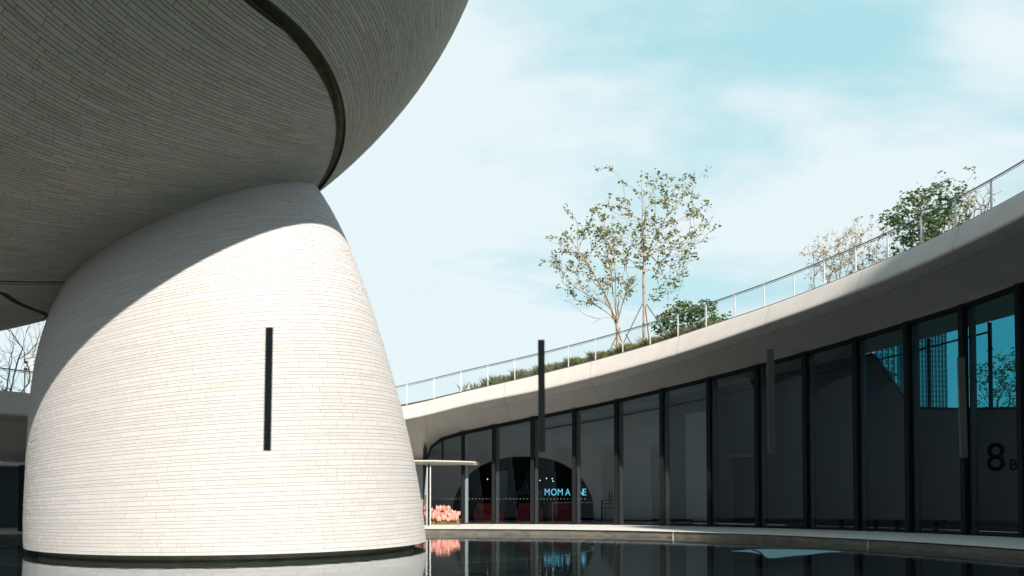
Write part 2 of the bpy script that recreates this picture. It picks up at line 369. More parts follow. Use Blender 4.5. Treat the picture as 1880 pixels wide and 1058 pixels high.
# inner walls, ceiling
RW = 26.4
v, f = strip_mesh([[ring(22.74, t, float(z_gt(t)) + .05), ring(25, t, float(z_gt(t)) + .15), ring(RW + .15 if t > 43 else 34, t, float(z_gt(t)) + .15)] for t in np.linspace(-4.6, 110, 180)])
obj("ceiling", v, f, M['inwall'], rb, smooth=True)
def arch_h(t):
    # opening between -1 and 14.2 degrees, crown near 7
    c0, hw, h = 6.75, 8.5, 3.54
    x = abs(t - c0) / hw
    return .25 + h * max(0, 1 - x ** 2.3) ** (1 / 2.3) if x < 1 else .25
tt = np.unique(np.concatenate([np.linspace(-4.6, 18, 150), np.linspace(18, 110, 60)]))
for a0, a1, mw_ in ((-4.6, 23.4, 'inwall'), (23.4, 29.0, 'inwall_half_shade'), (29.0, 44.05, 'inwall_shade')):  # shade deepening to the right is put into the wall colours
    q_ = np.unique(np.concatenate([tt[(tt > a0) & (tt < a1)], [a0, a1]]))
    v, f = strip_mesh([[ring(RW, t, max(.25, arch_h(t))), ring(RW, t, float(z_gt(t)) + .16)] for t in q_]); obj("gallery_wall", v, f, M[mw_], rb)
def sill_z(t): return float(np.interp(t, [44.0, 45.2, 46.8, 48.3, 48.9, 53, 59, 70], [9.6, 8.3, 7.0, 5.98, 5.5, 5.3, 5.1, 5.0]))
v, f = strip_mesh([[ring(RW, t, .25), ring(RW, t, min(sill_z(t), float(z_gt(t)) + .1))] for t in np.linspace(44.0, 110, 120)]); obj("gallery_wall", v, f, M['inwall_shade'], rb)
bar_ring("clerestory_sill", RW - .04, RW + .3, lambda t: min(sill_z(t), float(z_gt(t))) - .05, lambda t: min(sill_z(t), float(z_gt(t))) + .06, 44.2, 110, M['mullion'], rb, .4)
for t in np.arange(45.2, 100, 5.35):
    v, f = strip_mesh([[ring(RW + .1, q_, sill_z(q_)), ring(RW + .1, q_, max(sill_z(q_) + .05, float(z_gt(q_)) + .45))] for q_ in np.linspace(t + .05, t + 5.3, 8)]); obj("clerestory_pane", v, f, M['tealglass'], rb)
    fin("clerestory_mullion", t, RW, RW + .15, .05, M['mullion'], z0=sill_z(t) - .3, z1=float(z_gt(t)) + .1)
v, f = strip_mesh([[ring(RW, t, arch_h(t)), ring(RW + .5, t, arch_h(t))] for t in np.linspace(-1.73, 15.23, 100)]); obj("arch_reveal", v, f, M['inwall'], rb)
bar_ring("skirting", RW - .03, RW - .002, .25, .38, 15.3, 110, M['blackm'], rb)
bar_ring("dark_wall_bar", RW - .12, RW - .06, lambda t: float(z_gt(t)) - .36, lambda t: float(z_gt(t)) - .29, 8.0, 56, M['blackm'], rb)  # thin dark bar along the wall, parallel to the glass head
for a_, b_ in ((20.7, 22.9), (25.7, 28.4)): bar_ring("pier_reflection", RW - .05, RW - .004, .38, lambda t: float(z_gt(t)) - .9, a_, b_, M['inwall'], rb)  # bright reflections of the pier in the glass, built as pale wall strips
# dark room behind the arch
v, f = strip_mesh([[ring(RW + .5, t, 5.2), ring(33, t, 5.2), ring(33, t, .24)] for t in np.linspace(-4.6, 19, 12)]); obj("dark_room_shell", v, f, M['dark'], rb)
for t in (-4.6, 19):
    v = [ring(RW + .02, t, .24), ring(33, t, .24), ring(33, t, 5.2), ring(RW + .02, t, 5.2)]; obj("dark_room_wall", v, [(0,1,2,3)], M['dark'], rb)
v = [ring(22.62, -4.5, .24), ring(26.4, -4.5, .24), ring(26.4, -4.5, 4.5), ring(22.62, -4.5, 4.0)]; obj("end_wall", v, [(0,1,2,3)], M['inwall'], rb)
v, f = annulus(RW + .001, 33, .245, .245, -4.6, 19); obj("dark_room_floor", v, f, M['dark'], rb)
# doorway recess in the gallery wall, right part
for nm, t0, t1, z1 in (("doorway", 30.9, 33.7, 3.55),):
    bar_ring(nm, RW - .06, RW - .01, .26, z1, t0, t1, M['dark'], rb)
    bar_ring("door_frame", RW - .5, RW - .08, z1, z1 + .14, t0 - .3, t1 + .1, mat("ochre_panel", (.12, .12, .03), .6), rb)
# far left dark glass behind the canopy
v, f = strip_mesh([[ring(22.3, t, .25), ring(22.3, t, 2.95)] for t in np.linspace(-62, -36, 14)]); obj("dark_glazing", v, f, M['towerglass'], rb)
for t in np.arange(-60, -36, 5.): fin("mullion", t, 22.0, 22.25, .08, M['mullion'], z1=2.9)
bar_ring("side_canopy", 20.4, 22.4, 2.95, 3.1, -66, -35, M['concrete'], rb)
bar_ring("lobby_back", 25.2, 25.4, .25, 2.95, -66, -50, M['dark'], rb)

# ------------------------------------------------------------ entrance canopy
ec = empty("entrance_canopy", tuple(ring(21.4, -5, .25)), "thin cream entrance canopy on a slim white post beside the brick pier", "canopy")
cols = []
for t in np.linspace(-16, 2.2, 60):
    s = np.clip((2.2 - t) / 5.5, 0, 1) ** .6; rr0 = 22.55 - 1.95 * s
    cols.append([ring(rr0, t, 3.29), ring(rr0, t, 3.35), ring(22.9, t, 3.37), ring(22.9, t, 3.16), ring(rr0 + .5 * s, t, 3.19), ring(rr0, t, 3.29)])
v, f = strip_mesh(cols); obj("canopy_slab", v, f, M['canopy'], ec)
pp = ring(20.9, -4.05, 0)
MB().box((pp[0], pp[1], 1.71), (.045, .05, 1.45)).build("dark_post", M['mullion'], ec)
for s_ in (-1, 1): MB().box((pp[0] + s_ * .075, pp[1] + .01, 1.71), (.026, .03, 1.45)).build("post_flange", M['whitem'], ec)
v, f = annulus(21.2, 21.2, .27, 3.15, -15, -4.2); obj("glass_screen", v, f, M['glass'], ec)

# ------------------------------------------------------------ roof railing
def railing(t0, t1, step, phase, label, group=None):
    mid = (t0 + t1) / 2
    r_ = empty("roof_railing", tuple(ring(20.0, mid, float(z_rb(mid)))), label, "railing", group)
    H = .93
    n = int((t1 - t0) / 1.2) + 2
    b = MB(); b.tube([ring(20.0, t, float(z_rb(t)) + H) for t in np.linspace(t0, t1, n)], .028, 8); b.build("handrail", M['railcap'], r_)
    b = MB(); b.tube([ring(20.0, t, float(z_rb(t)) + H - .07) for t in np.linspace(t0, t1, n)], .012, 5); b.build("glass_channel", M['railcap'], r_)
    ps = [t for t in np.arange(phase, t1 + .01, step)]; ps = [phase - k * step for k in range(int((phase - t0) / step), 0, -1)] + ps
    for t in ps:
        z = float(z_rb(t)); a = math.radians(t); c = ring(20.0, t, 0)
        MB().box((c[0], c[1], z + H / 2 - .03), (.020, .035, H / 2 + .02), -a).build("post", M['steel'], r_)
    for a_, b_ in zip(ps[:-1], ps[1:]):
        v = []
        for t in (a_ + .12, b_ - .12):
            z = float(z_rb(t)); v += [ring(20.04, t, z + .03), ring(20.04, t, z + H - .07)]
        obj("glass_panel", v, [(0, 2, 3, 1)], M['railglass'], r_)
railing(-17, 100, 3.62, 14.8, "steel and glass railing along the long curved roof edge on the right", None)
railing(-90, -38, 3.0, -51, "steel and glass railing on the roof edge left of the brick pier", None)

# ------------------------------------------------------------ pier
pt = np.array([[-9.161, 27.4, 6.351, 6.161], [-9.179, 27.346, 6.32, 6.122], [-9.21, 27.27, 6.295, 6.061], [-9.245, 27.169, 6.275, 5.953], [-9.314, 27.043, 6.256, 5.775], [-9.421, 26.916, 6.226, 5.551], [-9.535, 26.79, 6.168, 5.288], [-9.625, 26.664, 6.06, 4.989], [-9.649, 26.537, 5.868, 4.65], [-9.601, 26.411, 5.538, 4.253], [-9.434, 26.285, 5.001, 3.767], [-9.23, 26.2, 4.305, 3.229], [-9.042, 26.2, 3.465, 2.599], [-8.882, 26.2, 2.542, 1.907]])
pz = np.array([.17, .6, 1.2, 2, 3, 4, 5, 6, 7, 8, 9, 10, 11, 12])
PC = [np.polyfit(pz, pt[:, k], 5) for k in range(4)]; PROT = R(-38)
def pier_pt(phi, z, off=0.):
    cx, cy, a, b = [np.polyval(c, z) for c in PC]
    def base(ph, cx, cy, a, b):
        x = a * np.cos(ph); y = b * np.sin(ph)
        return np.stack([cx + x * math.cos(PROT) - y * math.sin(PROT), cy + x * math.sin(PROT) + y * math.cos(PROT)], -1)
    p = base(phi, cx, cy, a, b)
    if off is not 0.:
        q = base(phi + 1e-3, cx, cy, a, b); tg = q - p; tg /= np.linalg.norm(tg, axis=-1, keepdims=True)
        n = np.stack([tg[..., 1], -tg[..., 0]], -1); p = p + n * np.asarray(off)[..., None]
    return np.concatenate([p, np.broadcast_to(np.asarray(z, float), p.shape[:-1])[..., None]], -1)

def course_z(phi, zc):
    z = np.array(zc, float)
    for _ in range(6): z = .17 + (zc - .17) * (1 + .027 * (pier_pt(phi, np.clip(z, .17, 12.2))[..., 0] + 9.0))
    return np.clip(z, .17, 12.3)
def brick_arrays(front, back):
    """front/back: (n, 3, 2, 3) points: along(3) x across(2)."""
    n = front.shape[0]; V = np.concatenate([front.reshape(n, 6, 3), back.reshape(n, 6, 3)], 1)
    # index: i*2+j front, 6+i*2+j back
    F = [(0, 2, 3, 1), (2, 4, 5, 3), (0, 6, 8, 2), (2, 8, 10, 4), (1, 3, 9, 7), (3, 5, 11, 9), (0, 1, 7, 6), (4, 10, 11, 5)]
    return V, F
def build_bricks(V, F, tint, m, parent, big, stuffname):
    n = len(V); big = np.asarray(big); mask = np.ones(n, bool); mask[big] = False
    rest = V[mask]; k = len(rest)
    faces = (np.array(F)[None] + (np.arange(k) * 12)[:, None, None]).reshape(-1, 4)
    me = bpy.data.meshes.new(stuffname); me.vertices.add(k * 12); me.vertices.foreach_set("co", (rest.reshape(-1, 3) - np.array(root_loc(parent))).ravel())
    nf = len(faces); me.loops.add(nf * 4); me.loops.foreach_set("vertex_index", faces.ravel().astype(np.int32))
    me.polygons.add(nf); me.polygons.foreach_set("loop_start", np.arange(0, nf * 4, 4, dtype=np.int32)); me.polygons.foreach_set("loop_total", np.full(nf, 4, dtype=np.int32))
    me.polygons.foreach_set("use_smooth", np.zeros(nf, bool)); me.update(calc_edges=True); me.materials.append(m)
    ca = me.attributes.new("tint", 'FLOAT_COLOR', 'POINT')
    cc = np.repeat(np.concatenate([tint[mask], np.ones((k, 1))], 1), 12, axis=0); ca.data.foreach_set("color", cc.ravel())
    o = bpy.data.objects.new(stuffname, me); COL.objects.link(o); o.parent = parent; o['kind'] = "stuff"
    for i in big:
        c = V[i].mean(0); me = bpy.data.meshes.new("brick"); me.from_pydata((V[i] - c).tolist(), [], [list(q) for q in F]); me.materials.append(m)
        ca = me.attributes.new("tint", 'FLOAT_COLOR', 'POINT'); ca.data.foreach_set("color", np.tile(np.append(tint[i], 1), 12)); me.update()
        o = bpy.data.objects.new("brick", me); COL.objects.link(o); o.parent = parent; o.location = Vector(c) - root_loc(parent)

pier = empty("brick_pier", (-9.1, 27.3, 0), "massive tapering pier of pale long bricks standing in the pool", "pier")
Z0, Z1 = .17, 13.2
fr_l, tn = [], []
z = Z0; heights = [.075, .105, .135, .09]
lastk = -1; GP = .0075
while z < Z1:
    k = rng.integers(0, 4)
    if k == lastk: k = (k + 1) % 4
    lastk = k; h = heights[k]
    zz = min(max(z, .17), 12)
    lean = abs(np.polyval(np.polyder(PC[2]), zz)) ; dz = h / math.sqrt(1 + lean ** 2)
    ph = np.linspace(-math.pi, math.pi, 721); pp_ = pier_pt(ph, course_z(ph, np.full(721, z)))
    L = np.concatenate([[0], np.cumsum(np.linalg.norm(np.diff(pp_, axis=0), axis=1))])
    s = -rng.uniform(0, .5); cuts = []
    while s < L[-1]: cuts.append(s); s += rng.choice([.34, .48, .6, .72, .85])
    cuts = np.array(cuts); nx = np.append(cuts[1:], s)
    a0 = np.interp(cuts + GP / 2, L, ph); a1 = np.interp(np.minimum(nx, L[-1]) - GP / 2, L, ph)
    ok = (a1 - a0) > .004; a0, a1 = a0[ok], a1[ok]
    A = np.stack([a0, (a0 + a1) / 2, a1], 1)[:, :, None] + np.zeros((1, 1, 2))
    Z = np.array([z + GP / 2, z + dz - GP / 2])[None, None, :] + np.zeros_like(A)
    fr_l.append((A, Z)); tn.append(len(a0)); z += dz
A = np.concatenate([q[0] for q in fr_l]); Z = np.concatenate([q[1] for q in fr_l]); n = len(A)
Z = course_z(A, Z); okz = Z.max((1, 2)) < 12.25; A, Z = A[okz], Z[okz]; n = len(A)
offs = rng.normal(0, .0012, n)[:, None, None] + np.zeros_like(A)
front = pier_pt(A, Z, offs); back = pier_pt(A, Z, np.full_like(A, -.022))
def tints(n, amp, hue, odd=.04):
    g = 1 + rng.normal(0, amp, n); c = np.stack([g, g, g], 1); c *= 1 + rng.normal(0, hue, (n, 3)) * np.array([1, .3, 1])
    pick = rng.random(n) < odd; c[pick] *= np.array([1.0, .965, .91]); return np.clip(c, .5, 1.5)
V, F = brick_arrays(front, back)
def camdist(V): c = V.mean(1); return c - np.array([0, 0, EZ])
cpos = camdist(V); area = np.linalg.norm(front[:, 2, 0] - front[:, 0, 0], axis=1) * np.linalg.norm(front[:, 0, 1] - front[:, 0, 0], axis=1)
e1 = front[:, 2, 0] - front[:, 0, 0]; e2 = front[:, 0, 1] - front[:, 0, 0]; nrm = np.cross(e1, e2); 
score = np.einsum('ij,ij->i', nrm, -cpos) / np.linalg.norm(cpos, axis=1) ** 3
pz_ = V.mean(1)[:, 2]
score = np.where(pz_ < 9.5, score, -1)
build_bricks(V, F, tints(n, .022, .008, .02), M['brick'], pier, np.argsort(-score)[:300], "brickwork")
zs = np.linspace(Z0 + .01, 12.2, 60); ph = np.linspace(-math.pi, math.pi, 121)
G_, H_ = np.meshgrid(zs, ph, indexing='ij'); sk = pier_pt(H_, G_, np.full_like(G_, -.011))
v, f = strip_mesh([list(r) for r in sk]); obj("mortar_core", v, f, M['joint'], pier, smooth=True)
b = np.stack([pier_pt(ph, np.full(121, .171), np.full(121, -.015)), pier_pt(ph, np.full(121, .171), np.full(121, -.45))], 1); v, f = strip_mesh(b); obj("base_soffit", v, f, M['plinth'], pier)
b = np.stack([pier_pt(ph, np.full(121, .17), np.full(121, -.40)), ], 1)
b2 = b.copy(); b = b.copy(); b[..., 2] = .18; b2[..., 2] = -.3
v, f = strip_mesh(np.concatenate([b, b2], 1)); obj("plinth", v, f, M['plinth'], pier, smooth=True)
# shallow ledge under water round the pier
lp = np.linspace(0, 2 * math.pi, 97)[:-1]
Lx, Ly = -7.6 + 10.4 * np.cos(lp), 27.8 + 8.0 * np.sin(lp)
v = [(-7.6, 27.8, -.05)] + [(x, y, -.05) for x, y in zip(Lx, Ly)] + [(x, y, -.31) for x, y in zip(Lx, Ly)]
f = [(0, 1 + i, 1 + (i + 1) % 96) for i in range(96)] + [(1 + i, 97 + i, 97 + (i + 1) % 96, 1 + (i + 1) % 96) for i in range(96)]
obj("pool_ledge", v, f, M['ledge'], kind="structure")
v = []
for s_ in (1, .988): v += [(-7.6 + 10.4 * s_ * math.cos(q), 27.8 + 8.0 * s_ * math.sin(q), -.044) for q in lp]
obj("pool_ledge_rim", v, [(i, (i + 1) % 96, 96 + (i + 1) % 96, 96 + i) for i in range(96)], mat("ledge_trim", (.35, .38, .38), .5), kind="structure")

# ------------------------------------------------------------ domed hall
DX, DY, DZ, DA, DB, DC, DROT, DN, DM = -27.1519, 27.6151, 21.0996, 27.6891, 11.7954, 14.4709, -.3387, 2.7281, 2.2638
cR, sR = math.cos(DROT), math.sin(DROT)
def rphi(phi): return (np.abs(np.cos(phi)) ** DN + np.abs(np.sin(phi)) ** DN) ** (-1 / DN)
def hall_pt(phi, h):
    r = rphi(phi) * h; u = DA * r * np.cos(phi); v = DB * r * np.sin(phi)
    z = DZ - DC * np.clip(1 - np.clip(h, 0, 1) ** DM, 0, 1) ** (1 / DM)
    return np.stack([DX + u * cR - v * sR, DY + u * sR + v * cR, z], -1)
def hall_phih(X, Y):
    x, y = X - DX, Y - DY; u = (x * cR + y * sR) / DA; v = (-x * sR + y * cR) / DB
    return np.arctan2(v, u), (np.abs(u) ** DN + np.abs(v) ** DN) ** (1 / DN)
def hall_z(X, Y):
    _, h = hall_phih(X, Y); return DZ - DC * np.clip(1 - np.clip(h, 0, 1) ** DM, 0, 1) ** (1 / DM)
def hall_n(P_):  # downward outward normal by plan differences
    e = 1e-3; X, Y = P_[..., 0], P_[..., 1]; z0 = hall_z(X, Y)
    gx = (hall_z(X + e, Y) - z0) / e; gy = (hall_z(X, Y + e) - z0) / e
    n = np.stack([gx, gy, -np.ones_like(gx)], -1); return n / np.linalg.norm(n, axis=-1, keepdims=True)
_o = ([-180, -60, -25, -11.04, -7.25, -.89, 7.29, 15.36, 23.72, 28.75, 32.71, 45, 60, 180], [.862, .862, .862, .8606, .8606, .8592, .8505, .8368, .8205, .8110, .8055, .795, .79, .79])
_i = ([-180, -60, -25, -13.18, -8.94, -2.79, 4.02, 11.2, 18.26, 23.85, 30.11, 36, 45, 60, 180], [.852, .852, .854, .8537, .853, .8506, .8452, .8349, .8201, .8055, .7925, .784, .78, .775, .775])
def sm(xs, ys, d):
    d = np.asarray(d, float); return sum(np.interp(d + k, xs, ys) for k in (-4, -2, 0, 2, 4)) / 5
def lip_o(phi): return sm(*_o, np.degrees(phi))
def lip_i(phi): return sm(*_i, np.degrees(phi))
hall = empty("domed_hall", (DX, DY, 6.6), "huge overhanging bowl-shaped hall clad in long grey bricks above the pool", "building")
def tosurf(X, Y, off):
    P_ = np.stack([X, Y, hall_z(X, Y)], -1); return P_ + hall_n(P_) * np.asarray(off)[..., None]
# inner field: straight courses
CA = R(34); e1 = np.array([math.sin(CA), math.cos(CA)]); e2 = np.array([e1[1], -e1[0]])
loop = np.array([(12.45, .75), (12.0, 1.6), (11.75, 2.2), (11.4, 2.95), (10.9, 3.65), (10.3, 4.0), (9.6, 4.02), (8.4, 3.86), (6, 3.4), (3, 2.2), (1, 0), (.8, -2.5), (3, -4.2), (6.5, -4.6), (9.5, -3.8), (11.7, -2), (12.5, -.4)])
def sdf_loop(X, Y):
    x, y = X - DX, Y - DY; u = x * cR + y * sR; v = -x * sR + y * cR
    best = np.full(u.shape, 1e9); inside = np.zeros(u.shape, bool)
    for a_, b_ in zip(loop, np.roll(loop, -1, 0)):
        d = b_ - a_; t_ = np.clip(((u - a_[0]) * d[0] + (v - a_[1]) * d[1]) / (d @ d), 0, 1)
        best = np.minimum(best, np.hypot(u - a_[0] - t_ * d[0], v - a_[1] - t_ * d[1]))
        c_ = ((a_[1] > v) != (b_[1] > v)) & (u < (b_[0] - a_[0]) * (v - a_[1]) / (b_[1] - a_[1] + 1e-12) + a_[0]); inside ^= c_
    return best
def allowed(X, Y):
    phi, h = hall_phih(X, Y); s = (lip_i(phi) - h) * 18.
    near = sdf_loop(X, Y) - .09
    return np.minimum(s, near)
PVX, PVY = 4.3, 38.5
def fan(p, q):
    be = R(34) - (q - 3.0) / 23.; rho = np.maximum(50 - p, 2.5); return PVX - rho * np.sin(be), PVY - rho * np.cos(be)
def spans(q):
    p = np.arange(-6, 46, .06); X, Y = fan(p, q)
    a_ = allowed(X, Y); res_ = []
    sg = a_ > 0; idx = np.where(sg[1:] != sg[:-1])[0]
    cr_ = [p[i] + .06 * a_[i] / (a_[i] - a_[i + 1]) for i in idx]
    if sg[0]: cr_ = [p[0]] + cr_
    if len(cr_) % 2: cr_ = cr_[:-1]
    return [(cr_[i], cr_[i + 1]) for i in range(0, len(cr_), 2)]
BO = np.array([-28., 6.])
q = -22.; rows = []; GH = .012
FA, TB = [], []
heights = [.07, .095, .12, .085]
while q < 22:
    k = rng.integers(0, 4)
    if k == lastk: k = (k + 1) % 4
    lastk = k; h = heights[k]
    # slope across the course at its visible middle
    Xm, Ym = -10., 19.
    dq = h * .93
    s0, s1 = spans(q + GH / 2), spans(q + dq - GH / 2)
    if len(s0) == len(s1) and s0:
        for (a0, a1), (b0, b1) in zip(s0, s1):
            if min(a1, b1) - max(a0, b0) < .12: continue
            lo_, hi_ = max(a0, b0), min(a1, b1); s = lo_ - rng.uniform(0, .5); cuts = []
            while s < hi_: cuts.append(s); s += rng.choice([.4, .55, .7, .85, 1.0])
            cuts = np.array(cuts[1:]); cuts = cuts[(cuts > lo_ + .12) & (cuts < hi_ - .12)]
            st = np.concatenate([[np.nan], cuts + GH / 2]); en = np.concatenate([cuts - GH / 2, [np.nan]])
            P0 = np.stack([st, st], 1); P1 = np.stack([en, en], 1)
            P0[0] = (a0 + .004, b0 + .004); P1[-1] = (a1 - .004, b1 - .004)
            FA.append(np.stack([P0, (P0 + P1) / 2, P1], 1)); TB.append(np.full((len(P0), 3, 2), 0.) + np.array([q + GH / 2, q + dq - GH / 2]))
    q += dq
Pp = np.concatenate(FA); Qq = np.concatenate(TB)
X, Y = fan(Pp, Qq)
# keep what can be seen from the court
keep = (Y.mean((1, 2)) < 46) & (X.mean((1, 2)) > -36)
X, Y = X[keep], Y[keep]; n1 = len(X)
o_f = rng.normal(.0, .0015, n1)[:, None, None] + np.zeros_like(X)
fi = tosurf(X, Y, o_f); bi = tosurf(X, Y, np.full_like(X, -.03))
# outer field: courses follow the groove
hh = np.linspace(0, 1, 4001)
FA = []; TB = []
phis = np.radians(np.arange(-85, 86, 1.)); meri = []
for p_ in phis:
    h0 = float(lip_o(p_)); g_ = h0 + (1 - h0) * (1 - (1 - hh) ** 2.2); P_ = hall_pt(np.full_like(g_, p_), g_)
    L = np.concatenate([[0], np.cumsum(np.linalg.norm(np.diff(P_, axis=0), axis=1))]); meri.append((L, g_))
Ltot = min(m_[0][-1] for m_ in meri)
sg_ = np.arange(0, Ltot, .05); Hs = np.array([np.interp(sg_, L, g_) for L, g_ in meri])   # phi x s
def outer_h(phi, s):
    fp = np.clip((np.degrees(phi) + 85), 0, 169.999); i = fp.astype(int); u_ = fp - i
    fs = np.clip(s / .05, 0, len(sg_) - 1.001); j = fs.astype(int); w_ = fs - j
    return (Hs[i, j] * (1 - w_) + Hs[i, j + 1] * w_) * (1 - u_) + (Hs[i + 1, j] * (1 - w_) + Hs[i + 1, j + 1] * w_) * u_
s = .01; fp_ = np.radians(np.linspace(-85, 84.9, 1200))
while s < Ltot - .2:
    k = rng.integers(0, 4)
    if k == lastk: k = (k + 1) % 4
    lastk = k; h = heights[k]
    P_ = hall_pt(fp_, outer_h(fp_, np.full_like(fp_, s))); L = np.concatenate([[0], np.cumsum(np.linalg.norm(np.diff(P_, axis=0), axis=1))])
    c_ = -rng.uniform(0, .5); cuts = []
    while c_ < L[-1]: cuts.append(c_); c_ += rng.choice([.4, .55, .7, .85, 1.0])
    cuts = np.array(cuts); nx = np.append(cuts[1:], L[-1])
    a0 = np.interp(cuts + GH / 2, L, fp_); a1 = np.interp(nx - GH / 2, L, fp_); ok = a1 - a0 > .002; a0, a1 = a0[ok], a1[ok]
    FA.append(np.stack([a0, (a0 + a1) / 2, a1], 1)[:, :, None] + np.zeros((1, 1, 2)))
    TB.append(np.array([s + GH / 2, s + h - GH / 2])[None, None] + np.zeros((len(a0), 3, 2))); s += h
PH = np.concatenate(FA); SS = np.concatenate(TB)
fo = hall_pt(PH, outer_h(PH, SS)); no = hall_n(fo); no[~np.isfinite(no)] = 0
n2 = len(fo); bo = fo - no * .03
fo = fo + no * rng.normal(0, .0015, n2)[:, None, None, None]
bad = (np.abs(no).max((1, 2, 3)) < .1) | (fo[..., 2].max((1, 2)) > 20.9)
fo, bo = fo[~bad], bo[~bad]
front = np.concatenate([fi, fo]); back = np.concatenate([bi, bo]); n = len(front)
V, F = brick_arrays(front, back); 
c_ = V.mean(1); px = 940 + 1500 * c_[:, 0] / np.maximum(c_[:, 1], .1); py = 905 - 1500 * (c_[:, 2] - EZ) / np.maximum(c_[:, 1], .1)
e_1 = front[:, 2, 0] - front[:, 0, 0]; e_2 = front[:, 0, 1] - front[:, 0, 0]; nr = np.cross(e_1, e_2); cp = camdist(V)
score = np.abs(np.einsum('ij,ij->i', nr, cp)) / np.linalg.norm(cp, axis=1) ** 3
score = np.where((px > 0) & (px < 860) & (py > 3) & (py < 520), score, -1)
tn_ = tints(n, .055, .02, .06)
# lichen-green and rosy patches of the stock
gm = rng.random(n); tn_[gm < .22] *= np.array([.93, 1.02, .90]); tn_[gm > .82] *= np.array([1.05, .98, .95])
build_bricks(V, F, tn_, M['brick_hall'], hall, np.argsort(-score)[:300], "brickwork")
# skins behind the bricks
ph = np.radians(np.linspace(-180, 180, 181))
rows_ = []
for k in np.linspace(0.02, 1, 40):
    h_ = lip_i(ph) * k; P_ = hall_pt(ph, h_); rows_.append(P_ - hall_n(P_) * .012)
v, f = strip_mesh(rows_); obj("bowl_shell", v, f, M['joint_dark'], hall, smooth=True)
rows_ = []
for k in np.linspace(0, 1, 40) ** .8:
    h_ = lip_o(ph) + (.995 - lip_o(ph)) * (1 - (1 - k) ** 2); P_ = hall_pt(ph, h_); rows_.append(P_ - hall_n(P_) * .012)
top = hall_pt(ph, np.ones_like(ph)); t2 = top.copy(); t2[:, 2] = 24.5; rows_ += [top, t2]
t3 = hall_pt(ph, np.full_like(ph, .6)); t3[:, 2] = 26; t4 = hall_pt(ph, np.full_like(ph, .02)); t4[:, 2] = 26.5; rows_ += [t3, t4]
v, f = strip_mesh(rows_); obj("rim_shell", v, f, M['joint_dark'], hall, smooth=True)
# recessed groove between bowl and rim
ph = np.radians(np.linspace(-90, 120, 211))
Pi = hall_pt(ph, lip_i(ph)); Po = hall_pt(ph, lip_o(ph)); ni, no_ = hall_n(Pi), hall_n(Po); D = .55
v, f = strip_mesh([Pi - ni * .0, Pi - ni * .06, Pi - ni * D, Po - no_ * D, Po - no_ * .06, Po - no_ * 0]); 
obj("groove_lining", v, f, M['groove'], hall, smooth=False)
for nm, Pq, nn, sgn in (("groove_trim", Pi, ni, 1), ("groove_trim", Po, no_, -1)):
    d_ = (Po - Pi); d_ /= np.linalg.norm(d_, axis=1, keepdims=True); d_ *= sgn
    v, f = strip_mesh([Pq - d_ * .004 - nn * .04, Pq - d_ * .004 + nn * .012, Pq + d_ * .028 + nn * .012, Pq + d_ * .028 - nn * .08]); obj(nm, v, f, M['metal_edge'], hall)

# ------------------------------------------------------------ interior things
def onring(r, t, z=.25): p = ring(r, t, z); return Vector((float(p[0]), float(p[1]), float(z)))
def text(name, body, size, loc, rz, m, parent=None, depth=.02, font_scale=1.):
    cu = bpy.data.curves.new(name, 'FONT'); cu.body = body; cu.size = size; cu.extrude = depth; cu.align_x = 'LEFT'
    tmp = bpy.data.objects.new("tmp", cu); COL.objects.link(tmp); dg = bpy.context.evaluated_depsgraph_get()
    me = bpy.data.meshes.new_from_object(tmp.evaluated_get(dg)); bpy.data.objects.remove(tmp)
    me.materials.clear(); me.materials.append(m); o = bpy.data.objects.new(name, me); COL.objects.link(o)
    o.rotation_euler = (R(90), 0, rz); 
    if parent: o.parent = parent; o.location = Vector(loc) - root_loc(parent)
    else: o.location = loc
    return o
# lit sign
sg = empty("lit_sign", (1.75, 44.6, 1.6), "glowing blue-white lettering reading MOM A NE in the dark arch", "sign")
xs = 1.78
for ch, px_ in (("M", 999), ("O", 1011), ("M", 1023), ("A", 1037.5), ("N", 1060.5), ("E", 1069.5)):
    o = text("letter", ch, .53, ((px_ - 940) / 1500 * 44.6, 44.6, 1.66), 0, M['sign'], sg, .015); o.scale = (.80, 1, 1)
# red seats
def sofa(x0, x1, y, h, label):
    r_ = empty("red_sofa", ((x0 + x1) / 2, y, .25), label, "sofa", "red sofas inside the arch")
    w_ = x1 - x0
    MB().box(((x0 + x1) / 2, y, .25 + .22), (w_ / 2, .4, .2)).build("seat", M['red'], r_)
    MB().box(((x0 + x1) / 2, y + .45, .25 + h / 2 + .02), (w_ / 2, .08, h / 2)).build("backrest", M['red'], r_)
    for s_ in (x0 - .07, x1 + .07): MB().box((s_, y + .05, .25 + h * .36), (.06, .45, h * .34)).build("armrest", M['red'], r_)
sofa(-1.9, -.55, 44.0, .95, "dark red sofa deep inside the arch, left of the others")
sofa(.35, 1.55, 44.6, .95, "bright red sofa in the middle of the arch")
sofa(2.1, 3.35, 44.8, .95, "red sofa behind the steel barrier under the lit sign")
br = empty("steel_barrier", (3.2, 43.5, .25), "low steel barrier rail standing in front of the red sofa", "barrier")
for x in (2.15, 3.45, 4.35): MB().tube([(x, 43.5, .25), (x, 43.5, 1.28)], .03, 6).build("post", M['steel'], br); MB().tube([(x, 43.5, .25), (x, 43.5, .27)], .11, 8).build("foot", M['steel'], br)
MB().tube([(2.15, 43.5, 1.28), (4.35, 43.5, 1.28)], .026, 6).build("top_rail", M['steel'], br)
